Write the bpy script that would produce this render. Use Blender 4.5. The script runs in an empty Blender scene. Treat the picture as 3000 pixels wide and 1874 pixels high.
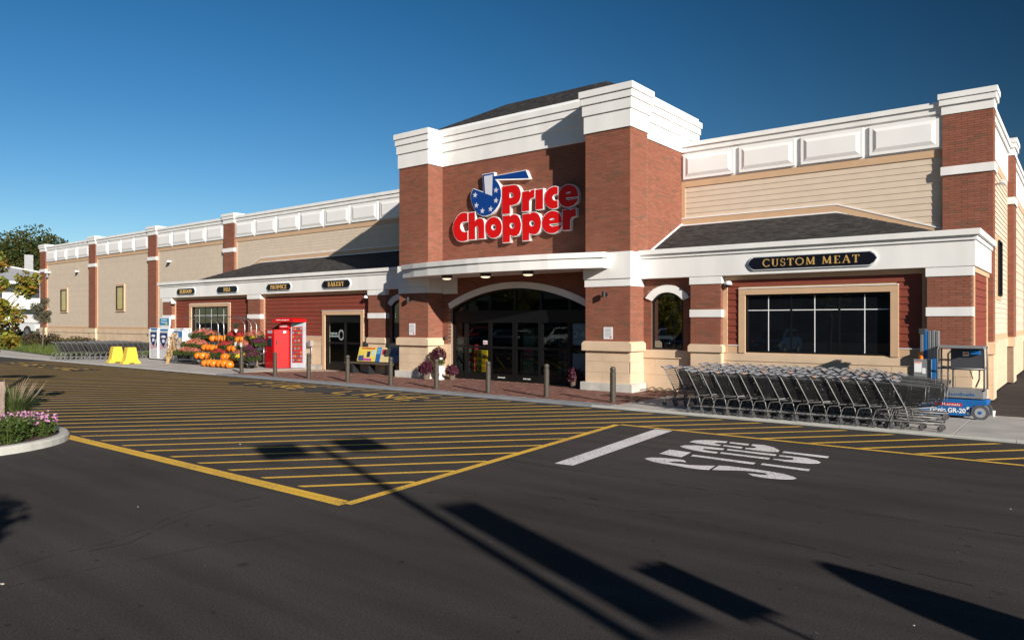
import bpy, math, random
from mathutils import Vector, Matrix
random.seed(11)
R = math.radians
C = bpy.context.scene.collection
scene = bpy.context.scene

# ------------------------------------------------------------------ camera, sky, sun, exposure
cam_d = bpy.data.cameras.new('camera'); cam = bpy.data.objects.new('camera', cam_d); C.objects.link(cam)
cam.location = (0, 0, 2.15); cam.rotation_euler = (R(90), 0, R(38.2))
cam_d.sensor_width = 36; cam_d.lens = 25.68; cam_d.shift_y = 0.0013
cam_d.clip_start = 0.05; cam_d.clip_end = 3000
scene.camera = cam
SUN_EL = 20.0
SUN_TO = Vector((0.919, -0.394, math.tan(R(SUN_EL)))).normalized()
world = bpy.data.worlds.new('World'); scene.world = world; world.use_nodes = True
wn = world.node_tree.nodes; wl = world.node_tree.links
sky = wn.new('ShaderNodeTexSky'); sky.sky_type = 'NISHITA'; sky.sun_disc = False
sky.sun_elevation = R(SUN_EL); sky.sun_rotation = R(113.2)
sky.air_density = 1.0; sky.dust_density = 0.1; sky.ozone_density = 3.0; sky.altitude = 300
# the sky as through a polarising filter: Rayleigh-polarised light, strongest 90 degrees from the sun, is held back everywhere alike
geo = wn.new('ShaderNodeTexCoord'); dt = wn.new('ShaderNodeVectorMath'); dt.operation = 'DOT_PRODUCT'; dt.inputs[1].default_value = SUN_TO
nrm = wn.new('ShaderNodeVectorMath'); nrm.operation = 'NORMALIZE'; wl.new(geo.outputs['Generated'], nrm.inputs[0]); wl.new(nrm.outputs[0], dt.inputs[0])
def wm(op, a, b):
    q = wn.new('ShaderNodeMath'); q.operation = op
    for i, v in enumerate((a, b)):
        if isinstance(v, (int, float)): q.inputs[i].default_value = v
        else: wl.new(v, q.inputs[i])
    return q.outputs[0]
c2 = wm('MULTIPLY', dt.outputs['Value'], dt.outputs['Value'])
pol = wm('DIVIDE', wm('SUBTRACT', 1.0, c2), wm('ADD', 1.0, c2))
keep = wm('SUBTRACT', 1.0, wm('MULTIPLY', pol, 0.84))
hs = wn.new('ShaderNodeHueSaturation'); hs.inputs['Saturation'].default_value = 1.32; wl.new(sky.outputs[0], hs.inputs['Color']); wl.new(keep, hs.inputs['Value'])
wl.new(hs.outputs[0], wn['Background'].inputs[0]); wn['Background'].inputs[1].default_value = 0.072
sun_d = bpy.data.lights.new('sun', 'SUN'); sun = bpy.data.objects.new('sun', sun_d); C.objects.link(sun)
sun_d.energy = 5.0; sun_d.angle = R(0.53); sun_d.color = (1.0, 0.93, 0.835)
sun.rotation_euler = SUN_TO.to_track_quat('Z', 'Y').to_euler()
sun.location = (40, -20, 30)
scene.view_settings.view_transform = 'Standard'; scene.view_settings.look = 'None'
scene.view_settings.exposure = 0.58; scene.view_settings.gamma = 1.0
scene.view_settings.use_curve_mapping = False
scene.cycles.max_bounces = 6; scene.cycles.transparent_max_bounces = 12
scene.cycles.use_denoising = True

# ------------------------------------------------------------------ helpers
def root_of(o):
    while o.parent: o = o.parent
    return o
def tag(o, label=None, cat=None, group=None, kind=None):
    if label: o['label'] = label
    if cat: o['category'] = cat
    if group: o['group'] = group
    if kind: o['kind'] = kind
    return o
def empty(name, loc, label=None, cat=None, group=None, rz=0):
    o = bpy.data.objects.new(name, None); C.objects.link(o); o.location = loc
    o.rotation_euler = (0, 0, rz); o.empty_display_size = .2
    return tag(o, label, cat, group)
def link(name, me, mat, parent=None, origin=None):
    o = bpy.data.objects.new(name, me); C.objects.link(o)
    if mat is not None:
        for m in (mat if isinstance(mat, (list, tuple)) else [mat]): me.materials.append(m)
    if parent is not None:
        off = root_of(parent).location
        if off.length > 0: me.transform(Matrix.Translation(-off))
        o.parent = parent
    elif origin is not None:
        me.transform(Matrix.Translation(-Vector(origin))); o.location = origin
    return o
class MB:
    def __init__(s): s.v = []; s.f = []; s.m = []; s.cm = 0
    def add(s, vs, fs):
        b = len(s.v); s.v += [tuple(p) for p in vs]
        s.f += [tuple(b + i for i in f) for f in fs]; s.m += [s.cm] * len(fs); return s
    def hex8(s, p, skip=()):
        F = [(0,3,2,1),(4,5,6,7),(0,1,5,4),(1,2,6,5),(2,3,7,6),(3,0,4,7)]
        return s.add(p, [f for i, f in enumerate(F) if i not in skip])
    def box(s, x0, y0, z0, x1, y1, z1, skip=()):
        if x0 > x1: x0, x1 = x1, x0
        if y0 > y1: y0, y1 = y1, y0
        if z0 > z1: z0, z1 = z1, z0
        return s.hex8([(x0,y0,z0),(x1,y0,z0),(x1,y1,z0),(x0,y1,z0),(x0,y0,z1),(x1,y0,z1),(x1,y1,z1),(x0,y1,z1)], skip)
    def rbox(s, c, size, rz=0, rx=0, ry=0):
        m = Matrix.Translation(c) @ Matrix.Rotation(rz,4,'Z') @ Matrix.Rotation(ry,4,'Y') @ Matrix.Rotation(rx,4,'X')
        a, b, d = [k/2 for k in size]
        return s.hex8([m @ Vector(p) for p in [(-a,-b,-d),(a,-b,-d),(a,b,-d),(-a,b,-d),(-a,-b,d),(a,-b,d),(a,b,d),(-a,b,d)]])
    def prism(s, poly, axis, lo, hi):
        # poly in (a,b): axis 'z' -> (x,y); 'y' -> (x,z); 'x' -> (y,z)
        n = len(poly)
        def P(a, b, t): return {'z': (a,b,t), 'y': (a,t,b), 'x': (t,a,b)}[axis]
        vs = [P(a,b,lo) for a,b in poly] + [P(a,b,hi) for a,b in poly]
        fs = [tuple(range(n))[::-1], tuple(range(n, 2*n))] + [(i, (i+1)%n, n+(i+1)%n, n+i) for i in range(n)]
        return s.add(vs, fs)
    def tube(s, pts, r, n=6, cap=True):
        pts = [Vector(p) for p in pts]; rs = r if isinstance(r, (list, tuple)) else [r]*len(pts)
        vs = []; prev = None
        for i, p in enumerate(pts):
            d = (pts[min(i+1,len(pts)-1)] - pts[max(i-1,0)])
            d = d.normalized() if d.length > 1e-9 else Vector((0,0,1))
            if prev is None:
                a = Vector((0,0,1)) if abs(d.z) < .9 else Vector((1,0,0))
                u = d.cross(a).normalized()
            else:
                u = prev - d * prev.dot(d)
                u = u.normalized() if u.length > 1e-6 else d.orthogonal().normalized()
            prev = u; w = d.cross(u)
            for k in range(n):
                t = 2*math.pi*k/n; vs.append(p + (u*math.cos(t) + w*math.sin(t))*rs[i])
        fs = []
        for i in range(len(pts)-1):
            for k in range(n):
                a = i*n+k; b = i*n+(k+1)%n; fs.append((a, b, b+n, a+n))
        if cap: fs += [tuple(range(n))[::-1], tuple(range(len(vs)-n, len(vs)))]
        return s.add(vs, fs)
    def lathe(s, prof, n=16, c=(0,0,0), cap=True):
        vs = []; fs = []
        for r, z in prof:
            for k in range(n):
                t = 2*math.pi*k/n; vs.append((c[0]+r*math.cos(t), c[1]+r*math.sin(t), c[2]+z))
        for i in range(len(prof)-1):
            for k in range(n):
                a = i*n+k; b = i*n+(k+1)%n; fs.append((a, b, b+n, a+n))
        if cap: fs += [tuple(range(n))[::-1], tuple(range(len(vs)-n, len(vs)))]
        return s.add(vs, fs)
    def disc_x(s, c, r, w, n=16, axis='y'):
        vs = []
        for t in (-w/2, w/2):
            for k in range(n):
                a = 2*math.pi*k/n; p = (r*math.cos(a), r*math.sin(a))
                vs.append((c[0]+p[0], c[1]+t, c[2]+p[1]) if axis == 'y' else (c[0]+t, c[1]+p[0], c[2]+p[1]))
        return s.add(vs, [tuple(range(n)), tuple(range(n,2*n))[::-1]] + [(k,(k+1)%n,n+(k+1)%n,n+k) for k in range(n)])
    def mesh(s, name, smooth=False):
        me = bpy.data.meshes.new(name); me.from_pydata(s.v, [], s.f); me.update()
        if any(s.m): me.polygons.foreach_set('material_index', s.m)
        if smooth: me.polygons.foreach_set('use_smooth', [True]*len(me.polygons))
        return me
    def build(s, name, mat, parent=None, origin=None, smooth=False, bevel=0, label=None):
        o = link(name, s.mesh(name, smooth), mat, parent, origin)
        if bevel:
            b = o.modifiers.new('bevel', 'BEVEL'); b.width = bevel; b.segments = 2; b.limit_method = 'ANGLE'; b.harden_normals = False
        if label: o['label'] = label
        return o
def BX(*a, **k): return MB().box(*a, **k)
def copy_tree(o, parent=None):
    c = o.copy(); C.objects.link(c); c.parent = parent
    for ch in o.children: copy_tree(ch, c)
    return c
# flat outlined shapes (holes allowed) extruded: coords (a,b) go to plane 'xz' (front y0) or 'xy'
def flat(name, loops, mat, parent, plane='xz', at=0.0, depth=.01, offset=0.0, origin=None):
    cu = bpy.data.curves.new(name, 'CURVE'); cu.dimensions = '2D'; cu.fill_mode = 'BOTH'
    cu.extrude = depth/2; cu.offset = offset
    for lp in loops:
        sp = cu.splines.new('POLY'); sp.points.add(len(lp)-1)
        for q, (a, b) in zip(sp.points, lp): q.co = (a, b, 0, 1)
        sp.use_cyclic_u = True
    o = bpy.data.objects.new(name, cu); C.objects.link(o)
    return curve_to_mesh(o, name, mat, parent, plane, at, depth, origin)
def curve_to_mesh(o, name, mat, parent, plane, at, depth, origin=None):
    dg = bpy.context.evaluated_depsgraph_get(); dg.update()
    me = bpy.data.meshes.new_from_object(o.evaluated_get(dg))
    cu = o.data; bpy.data.objects.remove(o); bpy.data.curves.remove(cu)
    me.materials.clear(); me.name = name
    if plane == 'xz': M4 = Matrix(((1,0,0,0),(0,0,-1,at+depth/2),(0,1,0,0),(0,0,0,1)))
    elif plane == 'xy': M4 = Matrix(((1,0,0,0),(0,1,0,0),(0,0,1,at+depth/2),(0,0,0,1)))
    else: M4 = plane
    me.transform(M4)
    return link(name, me, mat, parent, origin)
def text(name, s, size, mat, parent, cx, cz, at, plane='xz', depth=.004, width=None, bold=0.0, origin=None):
    cu = bpy.data.curves.new(name, 'FONT'); cu.body = s; cu.size = size; cu.extrude = depth/2
    cu.align_x = 'CENTER'; cu.align_y = 'CENTER'; cu.offset = bold
    o = bpy.data.objects.new(name, cu); C.objects.link(o)
    dg = bpy.context.evaluated_depsgraph_get(); dg.update()
    w = max(o.dimensions.x, 1e-4); sx = (width/w) if width else 1.0
    me = bpy.data.meshes.new_from_object(o.evaluated_get(dg)); bpy.data.objects.remove(o); bpy.data.curves.remove(cu)
    me.materials.clear(); me.name = name
    if plane == 'xz': M4 = Matrix(((sx,0,0,cx),(0,0,-1,at+depth/2),(0,1,0,cz),(0,0,0,1)))
    elif plane == 'xy': M4 = Matrix(((sx,0,0,cx),(0,1,0,cz),(0,0,1,at+depth/2),(0,0,0,1)))
    else: M4 = plane @ Matrix.Diagonal((sx,1,1,1))
    me.transform(M4)
    return link(name, me, mat, parent, origin)
ORD = ['first','second','third','fourth','fifth','sixth','seventh','eighth','ninth','tenth','eleventh','twelfth','thirteenth','fourteenth','fifteenth','sixteenth','seventeenth','eighteenth','nineteenth','twentieth']

# ------------------------------------------------------------------ materials
def newmat(name):
    m = bpy.data.materials.new(name); m.use_nodes = True
    return m, m.node_tree.nodes, m.node_tree.links, m.node_tree.nodes['Principled BSDF']
def M(name, col, rough=.65, metal=0.0, var=.12, vs=2.5, bump=0.0, bs=60, spec=.4, stretch=None, col2=None, world=False, coat=0):
    m, n, l, p = newmat(name)
    p.inputs['Roughness'].default_value = rough; p.inputs['Metallic'].default_value = metal
    p.inputs['Specular IOR Level'].default_value = spec
    if coat: p.inputs['Coat Weight'].default_value = coat; p.inputs['Coat Roughness'].default_value = .1
    tc = n.new('ShaderNodeTexCoord'); src = tc.outputs['Object']
    if world: src = n.new('ShaderNodeNewGeometry').outputs['Position']
    if stretch:
        mp = n.new('ShaderNodeMapping'); mp.inputs['Scale'].default_value = stretch; l.new(src, mp.inputs[0]); src = mp.outputs[0]
    nz = n.new('ShaderNodeTexNoise'); nz.inputs['Scale'].default_value = vs; nz.inputs['Detail'].default_value = 6; l.new(src, nz.inputs[0])
    rp = n.new('ShaderNodeMapRange'); rp.inputs[1].default_value = .3; rp.inputs[2].default_value = .7
    l.new(nz.outputs[0], rp.inputs[0])
    mx = n.new('ShaderNodeMix'); mx.data_type = 'RGBA'; l.new(rp.outputs[0], mx.inputs[0])
    c2 = col2 or tuple(min(1, c*(1+var)) for c in col); c1 = tuple(c*(1-var) for c in col)
    mx.inputs[6].default_value = (*c1, 1); mx.inputs[7].default_value = (*c2, 1)
    l.new(mx.outputs[2], p.inputs['Base Color'])
    if bump:
        b = n.new('ShaderNodeBump'); b.inputs['Strength'].default_value = bump; b.inputs['Distance'].default_value = .01
        n2 = n.new('ShaderNodeTexNoise'); n2.inputs['Scale'].default_value = bs; n2.inputs['Detail'].default_value = 4; l.new(src, n2.inputs[0])
        l.new(n2.outputs[0], b.inputs['Height']); l.new(b.outputs[0], p.inputs['Normal'])
    return m
def MI(name, cols, rough=.85, bump=.3, bs=50, spec=.25, jitter=.12):
    # colour picked per loose piece (island) or per object
    m, n, l, p = newmat(name)
    p.inputs['Roughness'].default_value = rough; p.inputs['Specular IOR Level'].default_value = spec
    g = n.new('ShaderNodeNewGeometry'); oi = n.new('ShaderNodeObjectInfo')
    a = n.new('ShaderNodeMath'); a.operation = 'ADD'; l.new(g.outputs['Random Per Island'], a.inputs[0]); l.new(oi.outputs['Random'], a.inputs[1])
    fr = n.new('ShaderNodeMath'); fr.operation = 'FRACT'; l.new(a.outputs[0], fr.inputs[0])
    cr = n.new('ShaderNodeValToRGB'); e = cr.color_ramp.elements; cr.color_ramp.interpolation = 'LINEAR'
    while len(e) < len(cols): e.new(.5)
    for i, c in enumerate(cols): e[i].position = i/(len(cols)-1) if len(cols) > 1 else 0; e[i].color = (*c, 1)
    l.new(fr.outputs[0], cr.inputs[0])
    nz = n.new('ShaderNodeTexNoise'); nz.inputs['Scale'].default_value = 3; nz.inputs['Detail'].default_value = 5
    l.new(g.outputs['Position'], nz.inputs[0])
    hs = n.new('ShaderNodeHueSaturation'); l.new(cr.outputs[0], hs.inputs['Color'])
    mr = n.new('ShaderNodeMapRange'); mr.inputs[1].default_value = .3; mr.inputs[2].default_value = .7
    mr.inputs[3].default_value = 1-jitter; mr.inputs[4].default_value = 1+jitter
    l.new(nz.outputs[0], mr.inputs[0]); l.new(mr.outputs[0], hs.inputs['Value'])
    l.new(hs.outputs[0], p.inputs['Base Color'])
    if bump:
        b = n.new('ShaderNodeBump'); b.inputs['Strength'].default_value = bump; b.inputs['Distance'].default_value = .006
        n2 = n.new('ShaderNodeTexNoise'); n2.inputs['Scale'].default_value = bs; l.new(g.outputs['Position'], n2.inputs[0])
        l.new(n2.outputs[0], b.inputs['Height']); l.new(b.outputs[0], p.inputs['Normal'])
    return m
def GLASS(name, tint, ior=1.55):
    m, n, l, p = newmat(name); n.remove(p)
    out = n['Material Output']; t = n.new('ShaderNodeBsdfTransparent'); t.inputs[0].default_value = (*tint, 1)
    g = n.new('ShaderNodeBsdfGlossy'); g.inputs['Roughness'].default_value = .015; g.inputs['Color'].default_value = (.9,.95,1,1)
    ge = n.new('ShaderNodeNewGeometry'); dp = n.new('ShaderNodeVectorMath'); dp.operation = 'DOT_PRODUCT'
    l.new(ge.outputs['Incoming'], dp.inputs[0]); l.new(ge.outputs['Normal'], dp.inputs[1]); f0 = ((ior-1)/(ior+1))**2
    def mt(op, a, b=None):
        q = n.new('ShaderNodeMath'); q.operation = op
        for i, v in enumerate((a, b)):
            if v is None: continue
            if isinstance(v, (int, float)): q.inputs[i].default_value = v
            else: l.new(v, q.inputs[i])
        return q
    f = mt('ADD', mt('MULTIPLY', mt('POWER', mt('SUBTRACT', 1.0, mt('ABSOLUTE', dp.outputs['Value']).outputs[0]).outputs[0], 5.0).outputs[0], 1-f0).outputs[0], f0)
    nz = n.new('ShaderNodeTexNoise'); nz.inputs['Scale'].default_value = 1.3
    b = n.new('ShaderNodeBump'); b.inputs['Strength'].default_value = .03; b.inputs['Distance'].default_value = .05
    l.new(nz.outputs[0], b.inputs['Height']); l.new(b.outputs[0], g.inputs['Normal'])
    mx = n.new('ShaderNodeMixShader'); l.new(f.outputs[0], mx.inputs[0]); l.new(t.outputs[0], mx.inputs[1]); l.new(g.outputs[0], mx.inputs[2])
    l.new(mx.outputs[0], out.inputs[0]); return m
def EMIT(name, col, s):
    m, n, l, p = newmat(name); p.inputs['Base Color'].default_value = (*col,1)
    p.inputs['Emission Color'].default_value = (*col,1); p.inputs['Emission Strength'].default_value = s; return m
def ASPHALT():
    m, n, l, p = newmat('asphalt')
    p.inputs['Roughness'].default_value = 1.0; p.inputs['Specular IOR Level'].default_value = .05
    g = n.new('ShaderNodeNewGeometry')
    def noise(sc, det=5, stretch=None):
        nz = n.new('ShaderNodeTexNoise'); nz.inputs['Scale'].default_value = sc; nz.inputs['Detail'].default_value = det
        if stretch:
            mp = n.new('ShaderNodeMapping'); mp.inputs['Scale'].default_value = stretch; mp.inputs['Rotation'].default_value = (0,0,.25)
            l.new(g.outputs['Position'], mp.inputs[0]); l.new(mp.outputs[0], nz.inputs[0])
        else: l.new(g.outputs['Position'], nz.inputs[0])
        return nz.outputs[0]
    def rng(v, a, b, c, d):
        r = n.new('ShaderNodeMapRange'); r.inputs[1].default_value = a; r.inputs[2].default_value = b; r.inputs[3].default_value = c; r.inputs[4].default_value = d
        l.new(v, r.inputs[0]); return r.outputs[0]
    def mul(a, b):
        q = n.new('ShaderNodeMath'); q.operation = 'MULTIPLY'; l.new(a, q.inputs[0]); l.new(b, q.inputs[1]); return q.outputs[0]
    v = rng(noise(.22, 5), .3, .7, .70, 1.30)
    v = mul(v, rng(noise(1.4, 6, (.22, 1.8, 1)), .3, .7, .78, 1.22))
    v = mul(v, rng(noise(60, 3), .3, .7, .62, 1.38))
    v = mul(v, rng(noise(220, 2), .25, .75, .7, 1.3))
    v = mul(v, rng(noise(2.6, 2), .205, .26, .55, 1.0))      # small oil spots
    v = mul(v, rng(noise(5.5, 1), .2, .23, .45, 1.0))
    v = mul(v, rng(noise(14, 0), .86, .9, 1.0, 2.2))         # pale grit
    mx = n.new('ShaderNodeMix'); mx.data_type = 'RGBA'; mx.blend_type = 'MULTIPLY'; mx.inputs[0].default_value = 1
    mx.inputs[6].default_value = (.039, .0342, .0332, 1); l.new(v, mx.inputs[7]); l.new(mx.outputs[2], p.inputs['Base Color'])
    p.inputs['Sheen Weight'].default_value = .014; p.inputs['Sheen Roughness'].default_value = .45; p.inputs['Sheen Tint'].default_value = (1,.92,.85,1)
    b = n.new('ShaderNodeBump'); b.inputs['Strength'].default_value = .5; b.inputs['Distance'].default_value = .006
    l.new(noise(140, 3), b.inputs['Height']); l.new(b.outputs[0], p.inputs['Normal']); return m
def PAINT(name, col, wear=.35):
    m, n, l, p = newmat(name); p.inputs['Roughness'].default_value = .75; p.inputs['Specular IOR Level'].default_value = .25
    g = n.new('ShaderNodeNewGeometry'); nz = n.new('ShaderNodeTexNoise'); nz.inputs['Scale'].default_value = 38; nz.inputs['Detail'].default_value = 8
    l.new(g.outputs['Position'], nz.inputs[0]); n2 = n.new('ShaderNodeTexNoise'); n2.inputs['Scale'].default_value = 1.1; n2.inputs['Detail'].default_value = 3
    l.new(g.outputs['Position'], n2.inputs[0])
    ad = n.new('ShaderNodeMath'); ad.operation = 'MULTIPLY_ADD'; l.new(n2.outputs[0], ad.inputs[0]); ad.inputs[1].default_value = .35; l.new(nz.outputs[0], ad.inputs[2])
    r = n.new('ShaderNodeMapRange'); r.inputs[1].default_value = wear; r.inputs[2].default_value = wear+.28; r.inputs[3].default_value = 0; r.inputs[4].default_value = 1
    l.new(ad.outputs[0], r.inputs[0])
    mx = n.new('ShaderNodeMix'); mx.data_type = 'RGBA'; l.new(r.outputs[0], mx.inputs[0])
    mx.inputs[6].default_value = (.11,.095,.075,1); mx.inputs[7].default_value = (*col,1); l.new(mx.outputs[2], p.inputs['Base Color']); return m

m_asphalt = ASPHALT()
m_yellow = PAINT('yellow_paint', (.77,.45,.05), .41)
m_white_paint = PAINT('white_road_paint', (.72,.68,.67), .42)
m_seam = M('tar_seam', (.016,.015,.015), .8, var=.3)
m_conc = M('concrete', (.40,.37,.335), .9, var=.16, vs=1.2, bump=.25, bs=90, world=True)
m_kerb = M('kerb_concrete', (.43,.42,.38), .9, var=.14, vs=2, bump=.25, bs=70, world=True)
m_ramp = M('grey_ramp_strip', (.22,.225,.235), .8, var=.15, vs=2, bump=.2, bs=60, world=True)
m_paver = MI('brick_paver', [(.16,.075,.056),(.21,.10,.076),(.14,.064,.05),(.24,.128,.098)], bump=.4, bs=80, jitter=.18)
m_brick = MI('brick', [(.245,.086,.052),(.27,.096,.058),(.23,.079,.048),(.255,.090,.054),(.275,.103,.065),(.235,.082,.050),(.175,.086,.055)], bump=.25, bs=90, jitter=.06)
m_mortar = M('mortar', (.27,.19,.138), .95, var=.12, vs=8, bump=.3, bs=120, world=True)
m_stone = M('cast_stone', (.63,.47,.32), .85, var=.10, vs=1.6, bump=.18, bs=110, world=True)
m_stone_j = M('stone_joint', (.44,.33,.23), .95, world=True)
m_plinth = M('plinth_concrete', (.50,.475,.43), .9, var=.18, vs=3, bump=.3, bs=60, world=True)
m_eifs = M('white_stucco', (.775,.76,.73), .85, var=.065, vs=1.6, bump=.12, bs=160, world=True, stretch=(1,1,.22))
m_panel = M('white_panel', (.80,.785,.76), .7, var=.03, vs=1, bump=.05, bs=120, world=True)
m_siding = MI('tan_siding', [(.60,.49,.38),(.62,.508,.395),(.585,.48,.373)], rough=.7, bump=.1, bs=60, jitter=.04)
m_red = MI('red_siding', [(.205,.050,.030),(.22,.054,.033),(.195,.047,.029)], rough=.65, bump=.1, bs=60, jitter=.06)
m_tan = M('tan_trim', (.56,.37,.225), .7, var=.05, world=True)
m_wtrim = M('white_trim', (.82,.81,.80), .5, var=.03)
m_shingle = MI('roof_shingle', [(.036,.033,.033),(.050,.046,.044),(.028,.026,.027),(.062,.057,.053),(.040,.037,.036)], bump=.6, bs=150, jitter=.2)
m_blackframe = M('black_aluminium', (.0045,.0045,.005), .45, metal=.0, var=.1)
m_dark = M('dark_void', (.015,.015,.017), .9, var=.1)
m_floor_in = M('shop_floor', (.18,.16,.14), .4, var=.1)
m_darkglass = M('dark_glazing', (.005,.006,.008), .02, var=.1, spec=.9)
m_glass = GLASS('door_glass', (.72,.76,.76), 1.36)
m_glassc = GLASS('clear_glass', (.92,.93,.92), 1.4)
m_glass2 = GLASS('window_glass', (.40,.43,.43), 2.5)
m_steel = M('galvanised_steel', (.55,.55,.54), .35, metal=.9, var=.1)
m_bronze = M('bronze_paint', (.060,.050,.037), .5, metal=.1, var=.12, vs=12)
m_black = M('black_plastic', (.018,.018,.02), .5, var=.1)
m_whitep = M('white_plastic', (.75,.75,.74), .4, var=.05)
STOP= [[(-5.57, 10.52), (-5.54, 10.65), (-5.38, 10.74), (-5.19, 10.78), (-5.02, 10.78), (-4.93, 10.67), (-5.03, 10.65), (-5.11, 10.62), (-5.16, 10.54), (-5.15, 10.49), (-5.06, 10.46), (-4.93, 10.46), (-4.77, 10.47), (-4.6, 10.55), (-4.45, 10.66), (-4.41, 10.32), (-4.55, 10.27), (-4.74, 10.27), (-4.96, 10.31), (-5.17, 10.33), (-5.34, 10.36), (-5.48, 10.44)], [(-4.41, 10.7), (-4.28, 10.75), (-4.07, 10.76), (-3.83, 10.76), (-3.62, 10.74), (-3.42, 10.69), (-3.27, 10.59), (-3.2, 10.51), (-3.22, 10.43), (-3.31, 10.35), (-3.43, 10.3), (-3.59, 10.27), (-3.74, 10.29), (-3.85, 10.4), (-3.77, 10.43), (-3.67, 10.43), (-3.61, 10.47), (-3.61, 10.54), (-3.68, 10.59), (-3.8, 10.6), (-3.97, 10.59), (-4.15, 10.49), (-4.36, 10.33)], [(-5.58, 11.05), (-5.62, 11.52), (-5.22, 11.48), (-5.17, 11.01)], [(-5.1, 11.32), (-4.05, 11.27), (-4.04, 11.14), (-5.08, 11.17)], [(-3.95, 11.29), (-3.23, 11.27), (-3.22, 11.14), (-3.93, 11.16)], [(-5.63, 11.93), (-5.6, 12.09), (-5.44, 12.2), (-5.19, 12.2), (-4.92, 12.18), (-4.9, 12.06), (-5.07, 12.02), (-5.21, 12.01), (-5.22, 11.92), (-5.15, 11.85), (-5.02, 11.8), (-4.88, 11.8), (-4.86, 11.69), (-5.06, 11.67), (-5.29, 11.72), (-5.49, 11.81)], [(-4.86, 12.19), (-4.03, 12.19), (-4.01, 12.06), (-4.83, 12.06)], [(-4.83, 11.82), (-4.01, 11.81), (-3.99, 11.69), (-4.8, 11.69)], [(-3.96, 12.16), (-3.76, 12.17), (-3.54, 12.16), (-3.35, 12.05), (-3.26, 11.93), (-3.27, 11.83), (-3.36, 11.74), (-3.53, 11.69), (-3.73, 11.67), (-3.93, 11.71), (-3.93, 11.78), (-3.75, 11.8), (-3.67, 11.84), (-3.67, 11.95), (-3.73, 12.04), (-3.83, 12.05), (-3.95, 12.05)], [(-5.69, 12.46), (-5.7, 12.68), (-5.57, 12.84), (-5.39, 12.93), (-5.17, 12.95), (-5.14, 12.8), (-5.27, 12.76), (-5.3, 12.62), (-5.23, 12.55), (-5.12, 12.54), (-5.11, 12.42), (-5.3, 12.4), (-5.51, 12.41)], [(-5.11, 12.92), (-4.76, 12.93), (-4.73, 12.79), (-5.07, 12.78)], [(-5.07, 12.54), (-4.73, 12.53), (-4.71, 12.41), (-5.05, 12.42)], [(-4.7, 12.94), (-4.51, 12.98), (-4.3, 12.85), (-4.12, 12.61), (-4.09, 12.47), (-4.2, 12.38), (-4.4, 12.37), (-4.63, 12.38), (-4.66, 12.48), (-4.53, 12.55), (-4.53, 12.67), (-4.6, 12.74), (-4.67, 12.77)], [(-4.03, 12.56), (-3.3, 12.54), (-3.28, 12.39), (-4.01, 12.41)]]
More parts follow.
